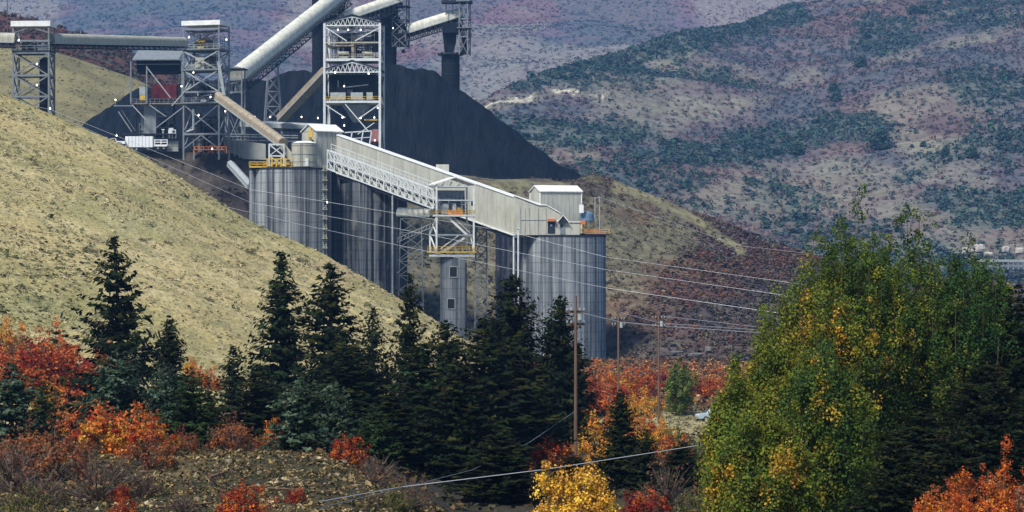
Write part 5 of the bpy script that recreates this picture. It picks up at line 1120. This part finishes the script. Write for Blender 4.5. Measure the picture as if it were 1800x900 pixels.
def broadleaf(seed, H, Rr, shoots, per, leaf, cols, spread=1., name='cottonwood_tree', cat='cottonwood', spire=.5, low=.1, ncl=20, jit=.42, asp=1.25):
    """ascending shoots carrying leaf clusters; cols = list of (colour, weight)"""
    r = np.random.RandomState(seed); P_, N_, S_, K_ = [], [], [], []; br = []; cs = np.array([c_ for c_, _ in cols]); ws = np.array([w_ for _, w_ in cols]); ws = ws / ws.sum()
    for s_ in range(shoots):
        a = r.rand() * 6.283; rr = Rr * math.sqrt(r.rand()); q = rr / Rr; top = H * (1 - (1 - spire) * q ** 1.5) * r.uniform(.84, 1.) if s_ else H; z0 = H * r.uniform(low, .35) * (1 - .3 * q)
        if not s_: rr = 0
        e = np.array([math.cos(a) * rr, math.sin(a) * rr]); t_ = np.linspace(.02, 1, ncl) ** .9
        pth = np.stack([e[0] * (1 - (1 - t_) ** 2.2), e[1] * (1 - (1 - t_) ** 2.2), z0 + (top - z0) * t_], 1)
        kc = cs[r.choice(len(cs), p=ws)]
        for k in range(ncl - 1):
            if k % 2 == 0: br.append((tuple(pth[k]), tuple(pth[min(k + 2, ncl - 1)]), .06 * (1 - k / ncl) + .012))
        if s_: br.append(((0, 0, z0 * .7), tuple(pth[0]), .1))
        w_ = (.95 - .72 * t_ ** 1.6) * Rr * .42 * spread
        cl = pth + r.normal(size=(ncl, 3)) * np.stack([w_, w_, w_ * .5], 1) * .8
        for k in range(ncl):
            kk = kc if r.rand() < .6 else cs[r.choice(len(cs), p=ws)]; n_ = int(per * r.uniform(.5, 1.4)); cr = jit * r.uniform(.7, 1.3) * (1 - .35 * t_[k])
            d_ = unit(r.normal(size=(n_, 3))); p_ = cl[k] + d_ * (cr * r.uniform(.2, 1, (n_, 1)) ** .7) * np.array([1, 1, 1.25]); P_.append(p_)
            N_.append(d_ + r.normal(size=(n_, 3)) * .7 + np.array([0, 0, .25])); S_.append(leaf * r.uniform(.6, 1.3, n_)); K_.append(kk * r.uniform(.75, 1.3) * r.uniform(.75, 1.25, (n_, 1)) * (1 + r.normal(size=(n_, 3)) * .05))
    V = quads(np.concatenate(P_), np.concatenate(N_), np.concatenate(S_), r, asp)
    root = thing(name, '', cat, (0, 0, 0)); npmesh('crown', V, 4, np.concatenate(K_), M_leaf, root); trunk_mesh(H * .8, .08 + H * .009, branches=br).build('trunk', M_bark, root); return root
CG = [((.065, .105, .016), 6), ((.11, .14, .018), 4.5), ((.21, .19, .022), 1.8), ((.035, .07, .018), 6), ((.34, .22, .03), .7), ((.05, .085, .02), 3)]
CGd = [((.045, .085, .016), 6), ((.075, .11, .018), 5), ((.03, .07, .02), 5), ((.15, .16, .03), 1.2)]
CGy = [((.13, .15, .020), 5), ((.25, .21, .025), 2.2), ((.09, .13, .022), 4), ((.42, .24, .03), 1)]
rr_ = 0
GT_ = 'yellow green cottonwoods on the right'
for sd, px_, top, D_, wd, cols, sp_, lb in ((101, 1508, 342, 126, 190, CG, .55, 'tallest cottonwood, with the highest spiky leader of the right hand clump'), (102, 1595, 366, 130, 230, CG, .72, 'green broad topped cottonwood just right of the tallest one'), (103, 1690, 428, 128, 200, CGd, .72, 'cottonwood at the right end of the clump, beside the dark conifer'),
        (104, 1430, 420, 124, 170, CGy, .6, 'yellowest cottonwood, left of the tallest one'), (105, 1352, 556, 116, 130, CGy, .5, 'lower cottonwood in front, where the bright wires end'), (106, 1296, 632, 112, 105, CGy, .5, 'yellow green cottonwood at the left end of the clump'), (107, 1745, 458, 134, 120, CG, .6, 'slim green cottonwood farthest right in the clump'), (118, 1455, 600, 110, 150, CG, .6, 'near cottonwood in front of the tallest one'), (109, 1345, 690, 106, 150, CGy, .6, 'lowest near cottonwood filling the foot of the clump')):
    x, y = X(px_, D_), D_; zg = ground_z(x, y) - .2; H = Z(top, D_) - zg; Rr = wd * D_ / F / 2
    o = broadleaf(sd, H, Rr * 1.1, 44, 74, .125, cols, spire=min(.9, sp_ + .06), low=.04, jit=.66, ncl=22); o.location = (x, y, zg); tag(o, lb, None, GT_)
x, y = X(1195, 330), 330; zg = ground_z(x, y) - .2
o = broadleaf(120, Z(630, 330) - zg, 48 * 330 / F / 2 * 1.05, 18, 60, .22, [((.13, .17, .04), 4), ((.10, .14, .035), 3), ((.18, .18, .04), 1)], spire=.7, low=.05, ncl=12, jit=.5, name='young_tree', cat='small tree'); o.location = (x, y, zg)
tag(o, 'small yellow green tree among the orange bushes, left of the grey rocks')

# bushes
def bush(seed, cols, leaf=.12, n=55, per=44, twig=False, Hh=2.2, Rr=1.8, name='oak_bush', cat='bush', bare=0.):
    r = np.random.RandomState(seed); P_, N_, S_, K_ = [], [], [], []; br = []; cs = np.array(cols)
    for s_ in range(n):
        d_ = unit(r.normal(size=3)); d_[2] = abs(d_[2]) * .9 + .08; d_ = unit(d_); rr = r.uniform(.55, 1.05) * (1 + .18 * math.sin(3 * math.atan2(d_[1], d_[0]) + seed)); c0 = d_ * np.array([Rr, Rr, Hh]) * rr * .9
        br.append((tuple(c0 * .05), tuple(c0 * .98), .025)); kc = cs[r.randint(len(cs))]
        if r.rand() < bare: 
            for _ in range(4): br.append((tuple(c0 * .5), tuple(c0 + r.normal(size=3) * .25), .012))
            continue
        n_ = int(per * r.uniform(.5, 1.4)); cr = .42 * r.uniform(.6, 1.3); e = unit(r.normal(size=(n_, 3)))
        P_.append(c0 + e * cr * r.uniform(.2, 1, (n_, 1)) + d_ * .15); N_.append(e + .6 * d_ + r.normal(size=(n_, 3)) * .5); S_.append(leaf * r.uniform(.6, 1.4, n_)); K_.append(kc * r.uniform(.6, 1.4, (n_, 1)))
    root = thing(name, '', cat, (0, 0, 0)); npmesh('crown', quads(np.concatenate(P_), np.concatenate(N_), np.concatenate(S_), r, 1.3), 4, np.concatenate(K_), M_leaf, root)
    b = MB(); [b.cyl(p_, q_, w_, w_ * .5, 4, caps=False) for p_, q_, w_ in br]; b.build('stems', M_twig, root); return root
RED = [(.30, .040, .018), (.20, .025, .018), (.40, .09, .022), (.13, .022, .02)]
ORG = [(.50, .15, .03), (.42, .10, .03), (.55, .22, .035), (.30, .07, .03)]
GLD = [(.55, .30, .04), (.45, .24, .04), (.36, .24, .05), (.60, .22, .03)]
RST = [(.22, .075, .035), (.30, .11, .04), (.16, .06, .04), (.13, .09, .05)]
PUR = [(.12, .07, .05), (.10, .065, .05), (.17, .08, .045), (.09, .08, .045)]
OLV = [(.10, .11, .035), (.07, .08, .03), (.14, .12, .04)]
YEL = [(.70, .40, .04), (.60, .32, .04), (.78, .50, .06), (.50, .26, .05)]
bl = {'red': bush(201, RED, n=70), 'org': bush(202, ORG, n=70), 'gld': bush(203, GLD, n=70), 'rst': bush(204, RST, n=60, bare=.25), 'pur': bush(205, PUR, n=70, per=12, bare=.55), 'olv': bush(206, OLV, n=60),
      'red2': bush(207, RED + ORG[:1], n=80), 'org2': bush(208, ORG + GLD[:2] + RED[:1], n=80)}
bd = {k: (2.4, 2.0) for k in bl}; used.clear()
GB = 'autumn oak bushes'
BUSH = [('red2', 30, 590, 250, 130, 'crimson bush at the far left edge above the blue juniper'), ('red', 95, 598, 245, 110, 'deep red bush, second from the left edge under the grassy hill'), ('red2', 130, 612, 225, 110, 'large dark red bush left of the big ragged spruce'), ('gld', 12, 560, 258, 70, 'yellow bush at the far left edge, at the foot of the grassy hill'),
    ('org', 90, 572, 262, 90, 'orange bush along the top of the left red bushes'), ('pur', 45, 573, 262, 90, 'bare purplish bush behind the left red bushes'), ('org2', 195, 590, 235, 60, 'small orange bush against the big ragged spruce'), ('org', 110, 682, 165, 95, 'bright orange and yellow bush right of the left edge junipers'),
    ('gld', 85, 676, 170, 60, 'yellow patch bush between the left junipers and the bright orange one'), ('org2', 195, 705, 148, 120, 'large orange bush below the round left juniper'), ('red', 160, 722, 150, 70, 'red bush left of the large orange one on the bank top'), ('org2', 250, 722, 142, 100, 'orange bush left of the front green juniper'),
    ('rst', 95, 735, 142, 130, 'rust brown bush at the bank top below the left junipers'), ('pur', 25, 745, 138, 150, 'grey purple leafless bush at the left end of the bank top'), ('pur', 170, 760, 130, 150, 'low grey purple bush below the orange bushes on the bank'), ('rst', 265, 756, 130, 80, 'rust bush just left of the front green juniper foot'),
    ('rst', 405, 722, 140, 90, 'rust orange bush right of the front green juniper'), ('org', 485, 740, 142, 60, 'small orange bush at the left foot of the blue green juniper'), ('red2', 608, 762, 132, 60, 'small bright red bush on the bank crest right of the blue green juniper'), ('pur', 655, 778, 128, 90, 'purplish twiggy bush sliding down the right end of the bank'),
    ('pur', 720, 815, 116, 90, 'low purplish twigs where the pale cable meets the bank'), ('org', 345, 640, 236, 40, 'tiny orange bush above the small blue juniper'), ('gld', 335, 628, 246, 30, 'tiny yellow bush at the hill foot beside the second spruce'), ('org', 372, 648, 236, 40, 'tiny orange bush left of the lone smaller spruce'),
    ('org', 1052, 640, 340, 60, 'orange bush at the foot of the right silo'), ('red2', 1062, 662, 318, 84, 'bright red bush between the nearest and middle poles'), ('org2', 1118, 642, 335, 80, 'orange and gold bush between the middle and right poles'), ('red', 1120, 668, 310, 60, 'red bush right of the middle pole'),
    ('gld', 1135, 684, 296, 56, 'golden bush left of the right pole foot'), ('red', 1160, 644, 345, 44, 'dull red bush behind the right pole'), ('red2', 1228, 656, 336, 56, 'red orange bush right of the small yellow green tree'), ('org', 1262, 650, 330, 50, 'orange bush just left of the cottonwoods'),
    ('org', 948, 722, 182, 80, 'orange bush left of the nearest pole foot'), ('red2', 968, 765, 165, 80, 'dark red bush below the nearest pole, above the cable'), ('gld', 1040, 728, 190, 84, 'gold and olive bush right of the nearest pole foot'), ('org', 1075, 722, 198, 40, 'small orange bush touching the small black spruce'),
    ('red2', 60, 615, 245, 100, 'low crimson bush in the middle of the left red belt'), ('red', 175, 632, 215, 70, 'dark red bush tucked under the big ragged spruce'), ('org2', 20, 625, 240, 90, 'orange red bush behind the blue juniper at the left edge'), ('org', 140, 706, 155, 80, 'orange bush between the bright orange one and the large orange one'),
    ('gld', 1100, 700, 240, 60, 'golden bush behind the small pointed black spruce'), ('org2', 1180, 762, 185, 60, 'orange bush between the smallest spruce and the squat dark conifer'), ('gld', 1060, 770, 170, 70, 'olive gold bush between the yellow bush and the small black spruces'), ('org', 930, 745, 175, 60, 'orange bush in the gap between the dark spruces and the nearest pole'),
    ('rst', 320, 745, 140, 60, 'rust bush under the front green juniper'), ('rst', 450, 735, 140, 60, 'rust brown bush between the rust orange one and the small orange one'), ('red2', 280, 735, 140, 60, 'red bush touching the front green juniper from the left'), ('gld', 215, 728, 144, 50, 'golden patch bush in front of the large orange one'), ('rst', 40, 735, 145, 110, 'dull orange bush among the bare twigs at the left edge'),
    ('org2', 1128, 728, 205, 70, 'orange bush right of the small black spruce, below the right pole'), ('gld', 1165, 738, 200, 60, 'golden bush on the pale flat below the right pole'), ('rst', 1165, 775, 175, 60, 'rust bush above the end of the pale cable'), ('olv', 1190, 745, 190, 60, 'olive bush at the edge of the pale flat'),
    ('olv', 985, 700, 205, 60, 'dim olive bush behind the nearest pole foot'), ('pur', 1175, 790, 140, 120, 'dark twiggy bush under the end of the pale cable'), ('red', 1140, 850, 118, 90, 'dark red bush in the shade left of the cottonwood foot'), ('olv', 1235, 850, 104, 90, 'pale green bush at the bottom, left of the cottonwood foot'),
    ('red', 212, 848, 97, 34, 'small scarlet bush on the bank, left of centre, alone'), ('red2', 218, 872, 95, 42, 'scarlet bush right under the small lone one on the bank'), ('red2', 425, 846, 97, 84, 'largest scarlet bush at the bottom of the bank'), ('red', 522, 852, 97, 34, 'small scarlet bush right of the largest scarlet one'), 
    ('olv', 50, 850, 97, 80, 'dark olive bush at the bottom left beside the pale post'), ('olv', 700, 850, 98, 50, 'small olive bush at the bottom near the cable'), ('pur', 320, 850, 98, 60, 'grey twiggy bush on the stones at the bottom of the bank'), ('pur', 250, 800, 112, 90, 'low dark twigs under the bank top, left'), ('pur', 60, 800, 112, 110, 'low dark twigs under the bank top at the left edge'),
    ]
vall = ['valley_floor', 'grass_hillside', 'mine_bench']
def footing(px_, bot):
    best = None
    for n_ in vall:
        h_ = TREES[n_].bvh.ray_cast(Vector((0, 0, 0)), P(px_, bot, 100).normalized())[0]
        if h_ is not None and (best is None or h_.y < best.y): best = h_
    return best
B2 = []
for (kind, px_, top, D_, wd, lb) in BUSH:
    if D_ > 94:
        f_ = footing(px_, top + wd * .72 + 8)
        if f_ is not None and f_.y < 520: D_ = f_.y
    B2.append((kind, px_, top, D_, wd, lb))
for k, (kind, px_, top, D_, wd, lb) in enumerate(B2): plant(bl, kind, bd, px_, top, D_, wd, lb, GB, k * 1.37)
used.clear()
x, y = X(1010, 104), 104; zg = ground_z(x, y) - .1; H = Z(808, 104) - zg
o = bush(230, YEL, leaf=.10, n=520, per=75, Hh=H / 1.02, Rr=92 * 104 / F, name='aspen_bush', cat='bush'); o.location = (x, y, zg); tag(o, 'bright yellow feathery bush at the bottom, right of centre', None, None)
RO = [((.50, .13, .025), 5), ((.42, .09, .025), 4), ((.60, .22, .03), 2), ((.28, .07, .03), 3), ((.20, .10, .06), 1)]
for sd, px_, top, D_, wd, lb in ((301, 1765, 780, 92, 190, 'largest rust orange bush in the bottom right corner'), (302, 1690, 832, 88, 170, 'rust orange bush left of the largest one in the right corner'), (303, 1625, 872, 86, 120, 'lowest rust orange bush, left end of the corner group')):
    x, y = X(px_, D_), D_; zg = ground_z(x, y) - .1; H = Z(top, D_) - zg
    o = broadleaf(sd, H, wd * D_ / F / 2 * 1.25, 36, 60, .085, RO, spire=.72, low=.04, jit=.34, ncl=22, name='oak_bush', cat='bush'); o.location = (x, y, zg); tag(o, lb, None, GB)
# dark shrubs on the grassy hill
GS_ = 'dark shrubs dotted over the grassy hill'
sh = {'s': bush(240, [(.11, .11, .05), (.08, .085, .04), (.15, .14, .07)], n=36, name='hill_shrub', cat='shrub')}; sdim = {'s': (2.4, 2.0)}
HS = [(155, 437, 34, 'largest dark green shrub on the grassy hill, left of the big spruce top'), (118, 332, 24, 'round shrub high on the grassy hill, left'), (165, 338, 22, 'round shrub right of the other high one on the grassy hill'), (155, 258, 18, 'shrub near the crest of the grassy hill below the olive hill'), (250, 418, 24, 'shrub right of the big spruce top'), (293, 422, 22, 'brownish shrub right of the spruce top, farther out'),
    (365, 522, 24, 'shrub halfway between the big spruce and the centre pair'), (60, 285, 22, 'shrub high on the hill at the left'), (10, 268, 20, 'shrub on the hill crest at the left edge'), (440, 440, 40, 'long green shrub patch left of the centre pair, under the silo'), (530, 455, 34, 'green shrub patch between the tops of the centre pair'), (382, 330, 18, 'shrub by the hill crest below the dark scrub'), (250, 300, 16, 'small shrub below the hill crest'), (345, 480, 18, 'small shrub in the middle of the slope'), (35, 500, 30, 'shrub low on the hill at the left edge'), (70, 520, 28, 'shrub above the left red bushes')]
for k, (px_, py_, wd, lb) in enumerate(HS):
    hh = gh.bvh.ray_cast(Vector((0, 0, 0)), P(px_, py_ + 5, 400).normalized())[0]
    if hh is None: continue
    o = sh['s'] if k == 0 else copy_tree(sh['s']); o.location = hh - UP * .15; s_ = wd * hh.y / F / 4.; o.scale = (s_ * 1.1, s_ * 1.1, s_ * .55); o.rotation_euler = (0, 0, k * 1.1); tag(o, lb, None, GS_)
# single trees one can tell apart on the far meadow
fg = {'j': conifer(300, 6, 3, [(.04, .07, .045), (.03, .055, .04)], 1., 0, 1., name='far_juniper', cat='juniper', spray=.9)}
for k, (px_, py_, wd, lb) in enumerate(((1708, 267, 26, 'round dark juniper below the power line frame on the far meadow'), (1661, 262, 18, 'small juniper left of the one below the power line frame'), (1623, 248, 13, 'tiny right juniper on the left part of the far meadow'), (1603, 250, 9, 'tiny left juniper on the left part of the far meadow'), (1548, 252, 44, 'largest juniper clump at the left end of the far meadow'), (1765, 235, 22, 'juniper right of the power line frame on the far meadow'), (1605, 15, 22, 'dark juniper near the top edge of the picture, left one'), (1622, 14, 20, 'dark juniper near the top edge of the picture, right one'), (1400, 262, 28, 'juniper at the front of the green belt on the far mountainside'), (1466, 150, 20, 'upper juniper in the middle of the far mountainside'), (1470, 168, 22, 'lower juniper in the middle of the far mountainside'), (1512, 108, 26, 'juniper under the bald patch on the far mountainside'))):
    hh = FARH.bvh.ray_cast(Vector((0, 0, 0)), P(px_, py_ + 10, 1000).normalized())[0]
    if hh is None: continue
    o = fg['j'] if k == 0 else copy_tree(fg['j']); o.location = hh - UP * .3; s_ = wd * hh.y / F / 6.; o.scale = (s_, s_, s_ * .8); o.rotation_euler = (0, 0, k * 1.3); tag(o, lb, None, 'junipers one can tell apart on the far mountainside')
# boulders, logs and a post on the near bank
def on_bank(px_, py_):
    hh = vf.bvh.ray_cast(Vector((0, 0, 0)), P(px_, py_, 100).normalized())[0]; return hh
BO = [(245, 818, 9, 8, 'pale boulder at the top of the bank below the orange bushes'), (222, 842, 9, 6, 'small flat stone beside the small lone scarlet bush'), (75, 846, 9, 6, 'pale stone above the dark olive bush'), (402, 815, 12, 12, 'tallest pale boulder on the bank, left of the stone heap'), (455, 832, 8, 6, 'grey stone above the largest scarlet bush'), (570, 800, 7, 5, 'small stone at the bank crest below the juniper'), (664, 856, 12, 6, 'whitish flat stone at the right end of the bank'), (592, 838, 13, 10, 'dark boulder in the hollow right of centre on the bank'), (603, 815, 14, 10, 'dark slab leaning on the bank below the small red bush'), (150, 880, 12, 7, 'pale stone at the bottom between the post and the scarlet bushes')]
for k, (px_, py_, w_, h_, lb) in enumerate(BO):
    hh = on_bank(px_, py_)
    if hh is not None: boulder(lb, hh, w_ * hh.y / F * .55, .25, h_ * hh.y / F * .5, M_stone, 90 + k, 'single stones on the near bank')
for k, (pa, pb, r_, lb) in enumerate((((368, 846), (392, 838), .09, 'short grey log beside the tallest pale boulder'), ((470, 862), (600, 868), .05, 'thin dark fallen stick across the bank right of the scarlet bushes'), ((276, 896), (372, 888), .05, 'long pale stick at the bottom of the bank'), ((10, 880), (62, 884), .06, 'grey log at the bottom left by the pale post'))):
    a_, b_ = on_bank(*pa), on_bank(*pb)
    if a_ and b_:
        b = MB(); b.cyl(a_ + UP * r_ * 2, b_ + UP * r_ * 2, r_, r_ * .7, 8); m_ = a_.lerp(b_, .6) + UP * r_ * 2; b.cyl(m_, m_ + Vector((.25, -.1, .35)), r_ * .5, r_ * .2, 6); tag(b.build('fallen_log', M_wood), lb, 'log', 'dead wood on the near bank')
hh = on_bank(20, 888)
t = thing('wooden_post', 'thin pale wooden post at the bottom left corner of the bank', 'post', hh - UP * .2); MB().cyl(hh - UP * .2, hh + UP * .95, .06, .05, 8).build('post', M_wood, t); MB().cyl(hh + UP * .95, hh + UP * 1.0, .065, .02, 8).build('cap', M_palest, t)
# the car half hidden by the cottonwood
x, y = X(1258, 300), 300; car('parked_car', 'pale blue grey car parked on the flat, half hidden by the cottonwood', 'car', (x, y, ground_z(x, y)), 4.6, 1.85, 1.6, R(8), M_carb)
print('plants done')
